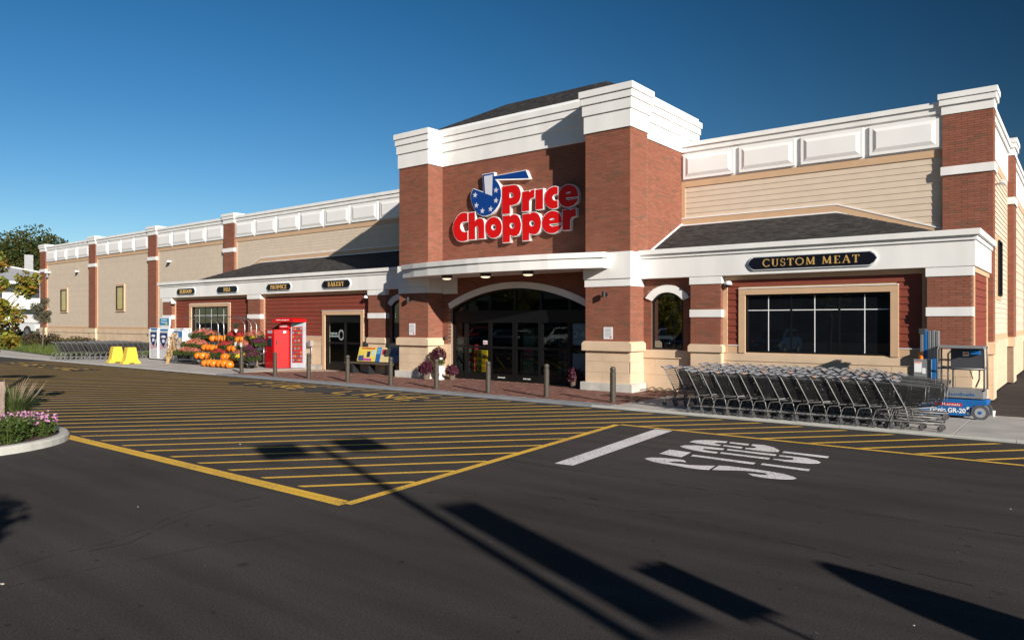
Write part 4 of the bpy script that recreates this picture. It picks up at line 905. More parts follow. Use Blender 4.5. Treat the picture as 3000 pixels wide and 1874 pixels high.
# ------------------------------------------------------------------ fittings on the building
m_lens = EMIT('lamp_lens', (1.0,.78,.55), .9)
for i, xc in enumerate((-17.9,-16.1,-14.29)):
    t = empty('canopy_light', (xc, 19.0, 3.655), '%s of three round downlights under the entrance canopy, counted from the left' % ORD[i], 'light', 'round downlights under the canopy')
    MB().lathe([(.0,.02),(.17,.02),(.19,.05),(.19,.145),(.0,.145)], 20, (xc,19.0,3.655), cap=False).build('housing', m_bronze, t, smooth=False)
    MB().lathe([(.0,-.035),(.08,-.03),(.14,-.012),(.165,.018)], 20, (xc,19.0,3.655), cap=False).build('lens', m_lens, t, smooth=True)
def sconce(x, y, z, label):
    t = empty('wall_light', (x, y, z), label, 'light', 'black wall lights on the tower pilasters')
    MB().lathe([(0,0),(.06,0),(.06,.17),(0,.17)], 14, (x,y-.16,z), cap=False).build('shade', m_black, t); BX(x-.05, y-.03, z+.03, x+.05, y, z+.14).build('bracket', m_black, t); BX(x-.02, y-.12, z+.07, x+.02, y-.02, z+.10).build('arm', m_black, t)
sconce(-11.70, YT, 2.90, 'small black wall light on the right tower pilaster'); sconce(-20.36, YT, 2.90, 'small black wall light on the shaded left tower pilaster')
def dome_cam(x, y, z, label, s=1.0):
    t = empty('security_camera', (x, y, z), label, 'camera', 'white security cameras')
    MB().lathe([(0,.12*s),(.07*s,.11*s),(.105*s,.05*s),(.11*s,0),(0,0)], 16, (x,y-.16*s,z), cap=False).build('housing', m_whitep, t, smooth=True)
    MB().lathe([(0,-.075*s),(.045*s,-.06*s),(.075*s,-.03*s),(.08*s,0)], 14, (x,y-.16*s,z), cap=False).build('dome', m_black, t, smooth=True)
    BX(x-.035*s, y-.16*s, z+.03*s, x+.035*s, y, z+.09*s).build('bracket', m_whitep, t)
dome_cam(-8.08, YW, 3.19, 'white dome camera beside the pier left of the wide window'); dome_cam(-23.75, YW, 3.12, 'white dome camera above the exit door corner')
dome_cam(-39.9, YF+.15, 3.12, 'white dome camera at the far corner of the low wing'); dome_cam(-61.9, YU, 5.98, 'white dome camera high on the siding above the leftmost window', 1.15)
dome_cam(-47.4, YU, 6.02, 'white dome camera high on the siding left of the seafood sign', 1.15)
def flood(x, y, z, sx, label):
    t = empty('flood_light', (x, y, z), label, 'light', 'white flood lights on the parapet pillars')
    m = MB(); m.rbox((x+.15*sx, y-.15, z), (.5,.22,.12), rz=.3, rx=.3); m.build('lamp_head', m_whitep, t, bevel=.02); BX(x-.05, y-.1, z-.12, x+.05, y, z+.02).build('arm', m_whitep, t)
    m = MB(); m.rbox((x+.02, y-.16, z-.28), (.16,.12,.3)); m.build('ballast', M('grey_box', (.25,.25,.26)), t, bevel=.01)
flood(-67.8, YU, 6.2, 1, 'white flood light on the far left corner pillar')
t = empty('flood_light', (-1.9, 24.6, 6.0), 'white flood light on the right side wall beside the corner pillar', 'light', 'white flood lights on the parapet pillars')
m = MB(); m.rbox((-1.85, 24.75, 6.05), (.14,.5,.10), ry=.3); m.build('lamp_head', m_whitep, t, bevel=.02); BX(-2.2, 24.7, 6.0, -1.9, 24.76, 6.05).build('arm', m_whitep, t)
m_print = M('notice_print', (.30,.30,.33), .8, var=.3, vs=60); m_redprint = M('notice_red', (.55,.10,.10))
def notice(x, y, z, w, h, label):
    t = empty('notice_sign', (x, y, z), label, 'sign', 'white notices on the tower pilasters')
    BX(x-w/2, y-.022, z, x+w/2, y-.010, z+h).build('panel', m_whitep, t)
    for i in range(7): 
        ww = w*(.36 if i in (0,6) else .42)*random.uniform(.7,1); zz = z+h*(.88-.11*i); BX(x-ww, y-.024, zz-.008, x+ww, y-.0222, zz+.008).build('text_line', m_print, t)
    BX(x+w*.2, y-.025, z+.03, x+w*.4, y-.0224, z+.08).build('stamp', m_redprint, t)
notice(-11.63, YT, 1.60, .32, .37, 'white printed notice on the brick of the right tower pilaster'); notice(-20.27, YT, 1.63, .32, .44, 'white printed notice on the brick of the left tower pilaster')
t = empty('electric_box', (-27.7, 20.4, .35), 'grey electric box with conduit on the stone wall beside the red kiosk', 'utility box')
BX(-27.78, 20.30, 1.02, -27.55, 20.45, 1.28).build('box', M('grey_metal', (.4,.4,.4), .4, metal=.4), t, bevel=.01)
MB().tube([(-27.62,20.38,1.03),(-27.58,20.38,.9),(-27.60,20.38,.5),(-27.68,20.38,.34)], .022, 8).build('conduit', m_steel, t, smooth=True)
BX(-27.78, 20.32, .30, -27.60, 20.42, .42).build('lower_box', m_steel, t)
t = empty('intercom', (-19.2, YR_, 1.5), 'small black door sensor beside the arched entrance', 'sensor')
MB().lathe([(0,0),(.05,0),(.05,.1),(0,.12)], 12, (-19.2,YR_-.09,1.48), cap=False).build('housing', m_black, t); BX(-19.22,YR_-.08,1.5,-19.18,YR_,1.56).build('bracket', m_steel, t)
# ------------------------------------------------------------------ bollards
for i, xc in enumerate((-27.63,-25.25,-23.08,-20.81,-18.55,-16.40,-14.23,-12.07,-9.90)):
    t = empty('bollard', (xc, 16.92, 0), '%s bronze steel bollard from the left along the entrance kerb' % ORD[i], 'bollard', 'bronze bollards along the entrance kerb')
    MB().lathe([(.078,0),(.078,.80),(.066,.815),(.066,.835),(.078,.85),(.078,.885),(.065,.925),(.03,.945),(0,.948)], 20, (xc,16.92,0), cap=False).build('post', m_bronze, t, smooth=False)
    MB().lathe([(.10,0),(.10,.012),(.085,.02)], 20, (xc,16.92,0), cap=False).build('base_ring', m_bronze, t)
# ------------------------------------------------------------------ shopping carts
m_wire = M('cart_wire', (.065,.065,.066), .5, metal=.4, var=.2); m_chrome = M('cart_tube', (.21,.205,.20), .48, metal=.5, var=.15)
m_flap = M('cart_flap', (.24,.24,.26), .5, var=.1); m_flap_o = M('cart_flap_orange', (.60,.25,.06), .5); m_rubber = M('grey_rubber', (.085,.085,.09), .6)
m_handle = M('handle_grey', (.20,.20,.21), .4)
def make_cart(adv=False):
    t = empty('shopping_cart', (0,0,0))
    RB = [(.24,-.235,.43),(.24,.235,.43)]; RT = [(.0,-.27,.93),(.0,.27,.93)]; FB = [(.80,-.16,.50),(.80,.16,.50)]; FTp = [(.93,-.20,.86),(.93,.20,.86)]
    V = lambda p: Vector(p); lerp = lambda a, b, k: V(a)*(1-k)+V(b)*k
    mb = MB(); wr = .0043
    def patch(a0, a1, b0, b1, nu, nv):      # a: bottom edge, b: top edge
        for i in range(nu+1): k = i/nu; mb.tube([lerp(a0,a1,k), lerp(b0,b1,k)], wr, 3, False)
        for j in range(nv+1): k = j/nv; mb.tube([lerp(a0,b0,k), lerp(a1,b1,k)], wr*1.2, 3, False)
    patch(RB[0],FB[0],RT[0],FTp[0],26,8); patch(RB[1],FB[1],RT[1],FTp[1],26,8); patch(FB[0],FB[1],FTp[0],FTp[1],9,7); patch(RB[0],RB[1],FB[0],FB[1],10,8)
    mb.build('basket', m_wire, t)
    mb = MB(); mb.tube([RT[0],FTp[0],FTp[1],RT[1]], .008, 5); mb.build('rim', m_chrome, t)
    mb = MB()
    for s in (-1, 1):
        mb.tube([(-.09,s*.27,.985),(-.03,s*.272,.965),(.02,s*.27,.90),(.255,s*.25,.43),(.29,s*.245,.415),(.78,s*.165,.475)], .0125, 6)
        mb.tube([(.02,s*.285,.10),(-.01,s*.285,.16),(.05,s*.28,.345),(.09,s*.275,.375),(.24,s*.26,.385),(.275,s*.255,.36),(.305,s*.25,.18)], .0125, 6)
        mb.tube([(-.01,s*.285,.145),(.30,s*.25,.165),(.87,s*.17,.165)], .0125, 6)
        mb.tube([(.255,s*.25,.43),(.24,s*.26,.385)], .012, 6); mb.tube([(.93,s*.20,.86),(.90,s*.17,.5)], .008, 5)
    mb.tube([(.87,-.17,.165),(.90,-.10,.165),(.90,.10,.165),(.87,.17,.165)], .0125, 6); mb.tube([(-.01,-.285,.145),(-.01,.285,.145)], .01, 6) if False else None
    mb.build('frame', m_chrome, t, smooth=True)
    mb = MB()
    for k in range(9): y = -.24+.06*k; mb.tube([(.08,y,.16),(.88,y*.66,.165)], .004, 3, False)
    for k in range(6): x = .1+.15*k; w = .26-.09*(x/.9); mb.tube([(x,-w,.163),(x,w,.163)], .005, 3, False)
    mb.build('lower_rack', m_wire, t)
    mb = MB(); mb.tube([(-.09,-.275,.988),(-.09,.275,.988)], .0165, 8); mb.build('handle', m_handle, t, smooth=True)
    mb = MB(); mb.rbox((.045,0,.955), (.12,.40,.006), ry=.35); f = mb.build('seat_flap', m_flap, t)
    if adv: mb = MB(); mb.rbox((.045,-.13,.960), (.07,.10,.004), ry=.35); mb.build('advert', m_flap_o, f)
    for (x, s, tr) in ((.02,-1,.285),(.02,1,.285),(.85,-1,.17),(.85,1,.17)):
        w = MB().disc_x((x-.01, s*tr, .056), .056, .032, 14).build('wheel', m_rubber, t); fk = MB(); fk.box(x-.02, s*tr-.024, .05, x+.015, s*tr-.019, .15); fk.box(x-.02, s*tr+.019, .05, x+.015, s*tr+.024, .15); fk.box(x-.025, s*tr-.024, .12, x+.02, s*tr+.024, .135); fk.build('fork', m_chrome, w); MB().disc_x((x-.01, s*tr, .056), .02, .036, 8).build('hub', m_chrome, w)
    return t
cart0 = make_cart(); cart1 = make_cart(True); cart_used = {}; cart_n = [0]
def cart(x, y, rz, label, group):
    cart_n[0] += 1; src = cart1 if cart_n[0] % 7 in (3, 5) else cart0
    t = copy_tree(src) if src.name in cart_used else src; cart_used[src.name] = True
    t.location = (x, y, 0); t.rotation_euler = (0, 0, rz+random.uniform(-.012,.012)); tag(t, label, 'shopping cart', group)
rows = [('front', 16.44, -7.42, 15), ('second', 17.42, -8.53, 18), ('third', 18.32, -7.60, 15), ('back', 19.22, -8.3, 15)]
for rn, yc, xs, n in rows:
    for k in range(n):
        cart(xs+.31*k+random.uniform(-.022,.022), yc+random.uniform(-.02,.02), 0, '%s cart from the left in the %s nested row below the wide window' % (ORD[k], rn), 'carts nested below the wide window')
for rn, xc, ys, n in (('near', -43.7, 17.3, 11), ('middle', -44.75, 16.45, 13), ('far', -45.6, 16.3, 13)):
    for k in range(n):
        cart(xc, ys+.29*k, R(90), '%s cart from the kerb in the %s nested row beside the white lockers' % (ORD[k], rn), 'carts nested beyond the white lockers')
# ------------------------------------------------------------------ personnel lift
m_lblue = M('lift_blue', (.012,.125,.37), .4, var=.1, vs=6); m_lgrey = M('lift_grey', (.21,.215,.22), .45, var=.08, vs=8); m_alu = M('mast_aluminium', (.42,.42,.43), .35, metal=.7, var=.1)
m_dgrey = M('lift_dark_panel', (.055,.057,.065), .5); m_orange = M('amber_lens', (.75,.17,.01), .3)
lift = empty('personnel_lift', (-2.4, 19.2, 0), 'blue and grey single-mast lift parked at the right end of the carts', 'lift')
y0, y1 = 18.88, 19.55
mb = MB(); mb.prism([(-3.02,.055),(-2.02,.055),(-1.99,.28),(-1.70,.32),(-1.70,.42),(-3.02,.42)], 'y', y0, y1); ch = mb.build('chassis', m_lblue, lift, bevel=.015)
text('lettering', 'Genie GR-20', .14, m_wtrim, ch, -2.45, .165, y0-.006, depth=.004, width=.69, bold=.004)
BX(-2.70, y0-.004, .265, -2.17, y0-.001, .335).build('decal', M('decal_red2', (.50,.01,.02)), ch); text('lettering', 'Rentals', .075, m_wtrim, ch, -2.38, .30, y0-.008, depth=.003, width=.34)
for z in (.09, .20): BX(-2.085, y0-.004, z, -2.03, y0-.001, z+.06).build('decal', m_wtrim, ch)
for (x, y, s) in ((-1.83,y0+.0,-1),(-1.83,y1,1),(-2.88,y0+.06,-1),(-2.88,y1-.06,1)):
    w = MB().disc_x((x, y, .155), .155, .09, 22).build('wheel', m_rubber, lift, bevel=.012); MB().disc_x((x, y, .155), .105, .10, 18).build('rim', M('grey_rim', (.30,.31,.33), .5), w); MB().disc_x((x, y, .155), .035, .115, 10).build('hub', m_lblue, w)
mb = MB(); mb.box(-3.16, 19.0, .40, -2.78, 19.35, 1.28); bx = mb.build('power_box', m_lgrey, lift, bevel=.02)
BX(-3.13, 18.992, .98, -2.98, 18.996, 1.22).build('decal', m_wtrim, bx); BX(-2.97, 18.992, .95, -2.90, 18.996, 1.08).build('decal', m_wtrim, bx); BX(-3.12, 18.990, 1.19, -2.99, 18.995, 1.215).build('decal', m_orange, bx)
BX(-2.78, 19.02, .42, -2.70, 19.38, 1.30).build('mast_base', m_lblue, lift)
for k in range(5): mb = MB(); mb.box(-3.06+.078*k, 19.30, .42, -3.06+.078*k+.066, 19.50, 1.93+.012*(k % 2)); mb.build('mast_section', m_alu if k != 1 else m_lblue, lift, bevel=.008)
BX(-3.09, 19.28, 1.86, -2.95, 19.52, 1.98).build('mast_head', m_dgrey, lift, bevel=.01)
MB().lathe([(.045,0),(.045,.13),(.03,.16),(0,.165)], 12, (-3.02,19.16,1.28), cap=False).build('beacon', m_orange, lift)
# platform cage
px0, px1, py0, py1 = -2.66, -1.76, 18.93, 19.55
mb = MB(); mb.box(px0, py0, .44, px1, py1, .64); fl_ = mb.build('platform', m_lgrey, lift, bevel=.02); text('lettering', 'Sunbelt', .10, m_lblue, fl_, -2.2, .53, py0-.006, depth=.004, width=.55)
mb = MB(); r_ = .02
for (x, y) in ((px0,py0),(px1,py0),(px1,py1),(px0,py1)): mb.tube([(x,y,.62),(x,y,1.52),(x+(.04 if x==px0 else -.04),y,1.58)], r_, 8)
for y in (py0, py1): mb.tube([(px0+.04,y,1.58),(px1-.04,y,1.58)], r_, 8); mb.tube([(px0,y,1.10),(px1,y,1.10)], r_*.9, 8)
mb.tube([(px1,py0,1.56),(px1,py1,1.56)], r_, 8); mb.tube([(px1,py0,1.1),(px1,py1,1.1)], r_, 8); mb.tube([(px0,py0,1.56),(px0,py1,1.56)], r_, 8)
for x in (px0+.14, px0+.24): mb.tube([(x,py1-.05,.62),(x,py1-.05,1.40),(x+.12,py1-.05,1.54),(px1-.1,py1-.05,1.54)], r_*.9, 8)
mb.build('guard_rail', m_chrome, lift, smooth=True)
BX(px0+.20, py1-.11, 1.04, px1-.04, py1-.07, 1.53).build('back_panel', m_dgrey, lift, bevel=.01); BX(-2.22, py1-.125, 1.36, -2.10, py1-.115, 1.46).build('decal', m_wtrim, lift); BX(-2.20, py1-.13, 1.39, -2.12, py1-.1255, 1.43).build('decal', m_orange, lift)
BX(-2.08, py1-.2, 1.40, -1.88, py1-.12, 1.50).build('control_box', m_lblue, lift, bevel=.01); BX(px0, py0-.02, 1.545, px1, py1+.02, 1.60).build('top_rail_pad', m_lgrey, lift, bevel=.015); BX(px1-.03, py0-.01, .62, px1+.04, py1, 1.58).build('entry_gate', m_lgrey, lift, bevel=.01) if False else None
MB().tube([(-2.1,19.45,1.1),(-2.05,19.4,.95),(-2.02,19.42,.85)], .012, 6).build('cable', m_black, lift); MB().tube([(-1.9,19.45,1.1),(-1.9,19.42,.85),(-1.97,19.42,.66)], .018, 6).build('hose', m_black, lift)
cup = MB().lathe([(.028,0),(.042,.13),(.045,.135),(.04,.135),(.027,.01)], 16, (-1.66,19.70,0)); tag(cup.build('paper_cup', m_wtrim, origin=(-1.66,19.70,0)), 'white paper cup standing on the pavement behind the lift', 'cup')
# ------------------------------------------------------------------ yellow blocks
m_yb = M('yellow_plastic', (.70,.47,.05), .5, var=.06)
for i, xc in enumerate((-39.60,-38.02)):
    yc = 17.10; mb = MB()
    prof = [(-.44,0),(-.14,0),(-.11,.05),(.11,.05),(.14,0),(.44,0),(.44,.06),(.31,.22),(.21,.80),(.17,.84),(-.17,.84),(-.21,.80),(-.31,.22),(-.44,.06)]
    mb.prism([(yc+a, b) for a, b in prof], 'x', xc-.20, xc+.20)
    tag(mb.build('yellow_block', m_yb, bevel=.02, origin=(xc,yc,0)), '%s of two yellow flared plastic blocks on the kerb by the white lockers' % ('left','right')[i], 'barrier block', 'yellow blocks on the pavement')
# ------------------------------------------------------------------ gas-bottle lockers
m_navy = M('locker_navy', (.008,.02,.12), .4); m_lw = M('locker_white', (.74,.74,.73), .45, var=.06); m_lmesh = M('locker_grille', (.45,.45,.46), .5, var=.2, vs=30); m_bl = M('locker_blue', (.01,.16,.42), .4); m_pink = M('locker_red_print', (.62,.20,.24), .6)
def locker(x0, x1, h, label, sign=None, graphic='shield'):
    t = empty('gas_locker', ((x0+x1)/2, 20.1, 0), label, 'locker', 'white lockers beside the seafood pier'); y = 19.78; xc = (x0+x1)/2; w = x1-x0
    BX(x0, y, .06, x1, 20.22, h).build('cabinet', m_lw, t, bevel=.012); BX(x0+.05, y+.05, 0, x1-.05, 20.2, .06).build('base', m_black, t)
    d = BX(x0+.07, y-.025, .14, x1-.07, y-.002, h-.16).build('door', m_lmesh, t, bevel=.005)
    for xx in (x0+.04, x1-.085): BX(xx, y-.032, .10, xx+.045, y-.0, h-.10).build('door_post', m_lw, t)
    if graphic == 'shield':
        zt = h-.24; 
        flat('emblem', [[(xc-w*.36,zt),(xc+w*.36,zt),(xc+w*.36,zt-.30),(xc+w*.2,zt-.45),(xc+w*.15,zt-.62),(xc,zt-.78),(xc-w*.2,zt-.62),(xc-w*.34,zt-.42)]], m_navy, d, 'xz', y-.034, .006)
        MB().prism([(xc+w*.24*math.cos(math.pi*k/10), zt-.22+.10*math.sin(math.pi*k/10)) for k in range(11)]+[(xc-w*.15,zt-.26),(xc+w*.15,zt-.26)], 'y', y-.040, y-.036).build('emblem_band', m_lw, d)
        MB().prism([(xc-w*.14,zt-.36),(xc+w*.10,zt-.34),(xc+w*.12,zt-.50),(xc-w*.10,zt-.54)], 'y', y-.040, y-.036).build('emblem_patch', m_lw, d)
        for k in range(3): BX(xc-w*.36, y-.032, .80-.10*k, xc+w*(.34 if k < 2 else -.02), y-.027, .84-.10*k).build('text_line', m_pink, d)
        for k in range(5): BX(x0+.12+.19*k*(w/1.0), y-.030, .16, x0+.135+.19*k*(w/1.0), y-.026, .6).build('grille_bar', m_lw, d)
        BX(xc-w*.36, y-.031, .58, xc+w*.36, y-.0275, .64).build('notice', m_lw, d)
        BX(x0+.12, y-.006, h-.12, x1-.12, y-.001, h-.02).build('header', m_bl, t)
        BX(x1-.11, y-.06, .78, x1-.06, y-.03, .98).build('latch', m_black, t)
    else:
        flat('poster', [[(x0+.12,h-.16),(x1-.12,h-.16),(x1-.12,h-.5),(x1-.4,h-.45),(x0+.5,h-.8),(x0+.3,h-1.05),(x0+.12,h-1.05)]], m_bl, d, 'xz', y-.034, .006); MB().lathe([(0,0),(.2,0)], 8, (0,0,0)) 
        BX(x0+.22, y-.040, h-.60, x1-.50, y-.036, h-.25).build('poster_print', m_lw, d)
    if sign:
        BX(x0+.06, y+.03, h, x1-.06, y+.10, h+.17).build('sign_base', m_lw, t); BX(x0-.02, y+.02, h+.17, x1+.0, y+.11, h+.63).build('sign_board', m_lw, t, bevel=.01)
        s = BX(x0+.01, y+.012, h+.20, x1-.03, y+.018, h+.58).build('sign_face', M('sign_teal', (.02,.22,.42), .4, var=.35, vs=4), t)
        text('sign_text', 'propane\nexchange', .14, m_lw, s, xc-.02, h+.43, y+.006, depth=.004, width=.7); BX(xc+.14, y+.006, h+.22, xc+.32, y+.010, h+.32).build('sign_patch', M('patch_yellow', (.75,.5,.04)), s)
locker(-41.62,-40.62,1.78,'white gas-bottle locker with navy shield, leftmost of three'); locker(-40.52,-39.42,1.74,'white gas-bottle locker carrying the tall teal sign board', True); locker(-39.0,-37.85,1.78,'white locker with blue poster behind the corn stalks', None, 'poster')
# ------------------------------------------------------------------ red rental kiosk
m_kred = M('kiosk_red', (.62,.004,.006), .35, var=.04); m_kred_shaded = M('kiosk_red_shaded', (.34,.004,.006), .4); m_kgrey = M('kiosk_grey', (.38,.38,.41), .45)  # darker red: the kiosk red with its weaker front light put in the colour
kk = empty('rental_kiosk', (-28.9, 19.9, 0), 'bright red film rental kiosk with curved roof sign and disc display', 'kiosk')
cab = MB().prism([(-29.80,19.46),(-29.17,19.50),(-28.80,20.02),(-28.80,20.4),(-29.80,20.4)], 'z', .02, 1.77).build('cabinet', m_kred, kk, bevel=.012)
BX(-29.795, 19.448, .03, -29.18, 19.462, 1.76).build('front_panel', m_kred_shaded, kk); scr = MB(); scr.rbox((-29.42,19.43,1.18), (.30,.03,.34)); s = scr.build('screen', M('screen_dark', (.02,.03,.045), .15), kk, bevel=.01)
BX(-29.60, 19.440, 1.60, -29.24, 19.446, 1.73).build('label_plate', m_kgrey, kk); BX(-29.52, 19.438, 1.40, -29.32, 19.446, 1.45).build('label_plate', m_kgrey, kk)
mm = MB(); mm.rbox((-29.10,19.585,1.18), (.02,.07,.18), rz=-.65); mm.build('card_reader', m_black, kk); mm = MB(); mm.rbox((-28.90,19.875,1.66), (.008,.12,.10), rz=-.62); mm.build('decal', m_wtrim, kk)
dsp = MB().prism([(-28.62,20.00),(-28.12,20.36),(-28.05,20.42),(-28.62,20.42)], 'z', .02, 2.18).build('display_case', m_kgrey, kk, bevel=.006)
KA = math.atan2(.36,.50); KD = Vector((math.cos(KA),math.sin(KA),0)); KN = Vector((KD.y,-KD.x,0))
def kbox(u0, u1, z0, z1, d0, d1):
    P = lambda u, d, z: Vector((-28.62,20.00,z))+KD*u+KN*d
    return MB().hex8([P(u0,d1,z0),P(u1,d1,z0),P(u1,d0,z0),P(u0,d0,z0),P(u0,d1,z1),P(u1,d1,z1),P(u1,d0,z1),P(u0,d0,z1)])
kbox(.06,.55,.26,1.90,.001,.008).build('poster_backing', m_kred_shaded, dsp); kbox(.06,.55,1.93,2.12,.001,.009).build('header', M('kiosk_header', (.25,.36,.38), .4), dsp)
pc = [(.22,.18,.17),(.12,.05,.04),(.30,.16,.06),(.05,.06,.10),(.30,.03,.03),(.16,.14,.16),(.07,.09,.05)]; pm = [M('cover_print', c, .5, var=.4, vs=25) for c in pc]
for r in range(9):
    for c in range(5): kbox(.085+.09*c, .085+.09*c+.066, .32+.178*r, .32+.178*r+.115, .009, .014).build('cover', pm[(r*5+c*3+r*c) % 7], dsp)
n = 12; arcp = [(-29.62+1.6*k/n, 2.18+.14*math.sin(math.pi*(.12+.76*k/n))) for k in range(n+1)]
rf = MB().prism(arcp+[(-28.02,2.12),(-29.62,2.08)], 'y', 19.72, 20.42).build('roof_sign', m_kred, kk, bevel=.01)
BX(-29.40, 20.0, 1.77, -28.62, 20.4, 2.12).build('upper_cabinet', m_kred_shaded, kk); lt = BX(-29.38, 19.9, 1.80, -28.66, 20.0, 2.06).build('name_box', m_kred, kk, bevel=.01)
text('lettering', 'redbox', .20, m_wtrim, lt, -29.02, 1.94, 19.893, depth=.005, width=.55); text('lettering', 'movies and games', .085, m_wtrim, rf, -28.85, 2.215, 19.713, depth=.005, width=1.0)
# ------------------------------------------------------------------ bench with advert boards
bn = empty('bench', (-22.9, 20.0, 0), 'black bench carrying yellow and blue advert boards beside the exit door', 'bench')
BX(-24.5, 19.72, .40, -21.55, 20.10, .46).build('seat', M('bench_slat', (.10,.075,.055), .6, var=.2), bn, bevel=.01)
for xc in (-24.0,-23.0,-21.8): MB().prism([(xc-.05,0),(xc+.05,0),(xc+.06,.40),(xc-.06,.40)], 'y', 19.74, 20.08).build('leg', m_black, bn); 
def ad(x0, x1, mat, prints):
    P = lambda x, s, o: Vector((x, 20.02+.16*s-o, .50+.58*s)); 
    b = MB().hex8([P(x0,0,.02),P(x1,0,.02),P(x1,0,0),P(x0,0,0),P(x0,1,.02),P(x1,1,.02),P(x1,1,0),P(x0,1,0)]).build('advert_board', mat, bn)
    for (u0,u1,v0,v1,c) in prints:
        X0 = x0+(x1-x0)*u0; X1 = x0+(x1-x0)*u1
        MB().hex8([P(X0,v0,.026),P(X1,v0,.026),P(X1,v0,.0205),P(X0,v0,.0205),P(X0,v1,.026),P(X1,v1,.026),P(X1,v1,.0205),P(X0,v1,.0205)]).build('advert_print', M('advert_tone', c, .5, var=.35, vs=12), b)
ad(-24.0, -22.9, M('advert_yellow', (.75,.58,.10), .5), [(.05,.35,.04,.40,(.05,.08,.2)),(.5,.68,.3,.7,(.02,.03,.1)),(.75,.95,.4,.8,(.5,.6,.5)),(.3,.8,.04,.22,(.45,.08,.3)),(.15,.9,.86,.96,(.6,.1,.05))])
ad(-22.88, -22.62, M('advert_blue', (.02,.12,.35), .5), [(.1,.9,.55,.95,(.1,.35,.6))]); ad(-22.60, -22.1, M('advert_cream', (.70,.56,.28), .5), [(.1,.5,.5,.9,(.5,.05,.08))]); ad(-22.08, -21.5, M('advert_slate', (.10,.16,.24), .5), [(.1,.4,.5,.8,(.06,.05,.15)),(.55,.9,.5,.8,(.05,.06,.2))])
# ------------------------------------------------------------------ foliage helpers
def leafcloud(mb, c, rad_, n, size, squash=1.0, shell=.35, droop=0, asp=.6):
    for _ in range(n):
        while True:
            v = Vector((random.uniform(-1,1), random.uniform(-1,1), random.uniform(-1,1)))
            if shell < v.length < 1: break
        p = Vector(c)+Vector((v.x*rad_, v.y*rad_, v.z*rad_*squash))
        a = Vector((random.gauss(0,1), random.gauss(0,1), random.gauss(0,.7)+.2)).normalized(); b = a.cross(Vector((random.gauss(0,1),random.gauss(0,1),random.gauss(0,1)))).normalized()
        s = size*random.uniform(.6,1.3); u = a*s*.5; w = b*s*asp*.5
        mb.add([p-u, p-u*.1+w, p+u, p-u*.1-w], [(0,1,2,3)])
def MLEAF(name, cols, trans=.25):
    m = MI(name, cols, rough=.55, bump=0, spec=.3, jitter=.2); n = m.node_tree.nodes; l = m.node_tree.links; p = n['Principled BSDF']
    tr = n.new('ShaderNodeBsdfTranslucent'); mx = n.new('ShaderNodeMixShader'); mx.inputs[0].default_value = trans
    src = p.inputs['Base Color'].links[0].from_socket; l.new(src, tr.inputs[0]); l.new(p.outputs[0], mx.inputs[1]); l.new(tr.outputs[0], mx.inputs[2]); l.new(mx.outputs[0], n['Material Output'].inputs[0]); return m
m_leaf_dark = MLEAF('dark_leaf', [(.020,.040,.010),(.035,.060,.014),(.060,.075,.018),(.11,.085,.02),(.03,.05,.012)]); m_leaf_yel = MLEAF('yellow_green_leaf', [(.20,.23,.025),(.27,.27,.035),(.13,.18,.02),(.36,.16,.03),(.22,.26,.03)], .4)
m_leaf_grey = MLEAF('grey_leaf', [(.09,.09,.05),(.12,.11,.07),(.07,.08,.04)]); m_leaf_mid = MLEAF('mid_leaf', [(.05,.09,.02),(.08,.12,.025),(.04,.07,.015),(.10,.11,.03)]); m_bark = M('bark', (.10,.08,.06), .9, var=.3, vs=12, bump=.5, bs=30)
m_mumleaf = MLEAF('mum_leaf', [(.045,.075,.015),(.07,.10,.02),(.03,.055,.012),(.09,.09,.025)]); m_flow_or = MLEAF('mum_orange', [(.56,.17,.075),(.50,.13,.09),(.60,.24,.07),(.32,.06,.16),(.54,.15,.08)], .2); m_flow_rd = MLEAF('mum_red', [(.38,.02,.02),(.48,.035,.03),(.28,.015,.025)], .2); m_flow_pu = MLEAF('mum_purple', [(.085,.008,.035),(.14,.012,.06),(.05,.006,.025),(.035,.02,.015),(.20,.02,.10)], .2); m_flow_ye = MLEAF('mum_yellow', [(.78,.60,.02),(.70,.50,.01)], .2); m_flow_pk = MLEAF('pink_petal', [(.58,.26,.44),(.66,.36,.54),(.48,.18,.35)], .3)
m_maroon = MLEAF('maroon_leaf', [(.045,.007,.016),(.085,.010,.028),(.028,.010,.012),(.12,.012,.045)], .2)
m_pot = M('nursery_pot', (.035,.035,.04), .6); m_clay = M('brown_pot', (.13,.09,.065), .8); m_pumpkin = MI('pumpkin_skin', [(.70,.17,.008),(.76,.20,.010),(.64,.14,.007)], rough=.42, bump=.1, bs=20, spec=.5, jitter=.12); m_stem = M('pumpkin_stem', (.20,.16,.07), .9, var=.3)
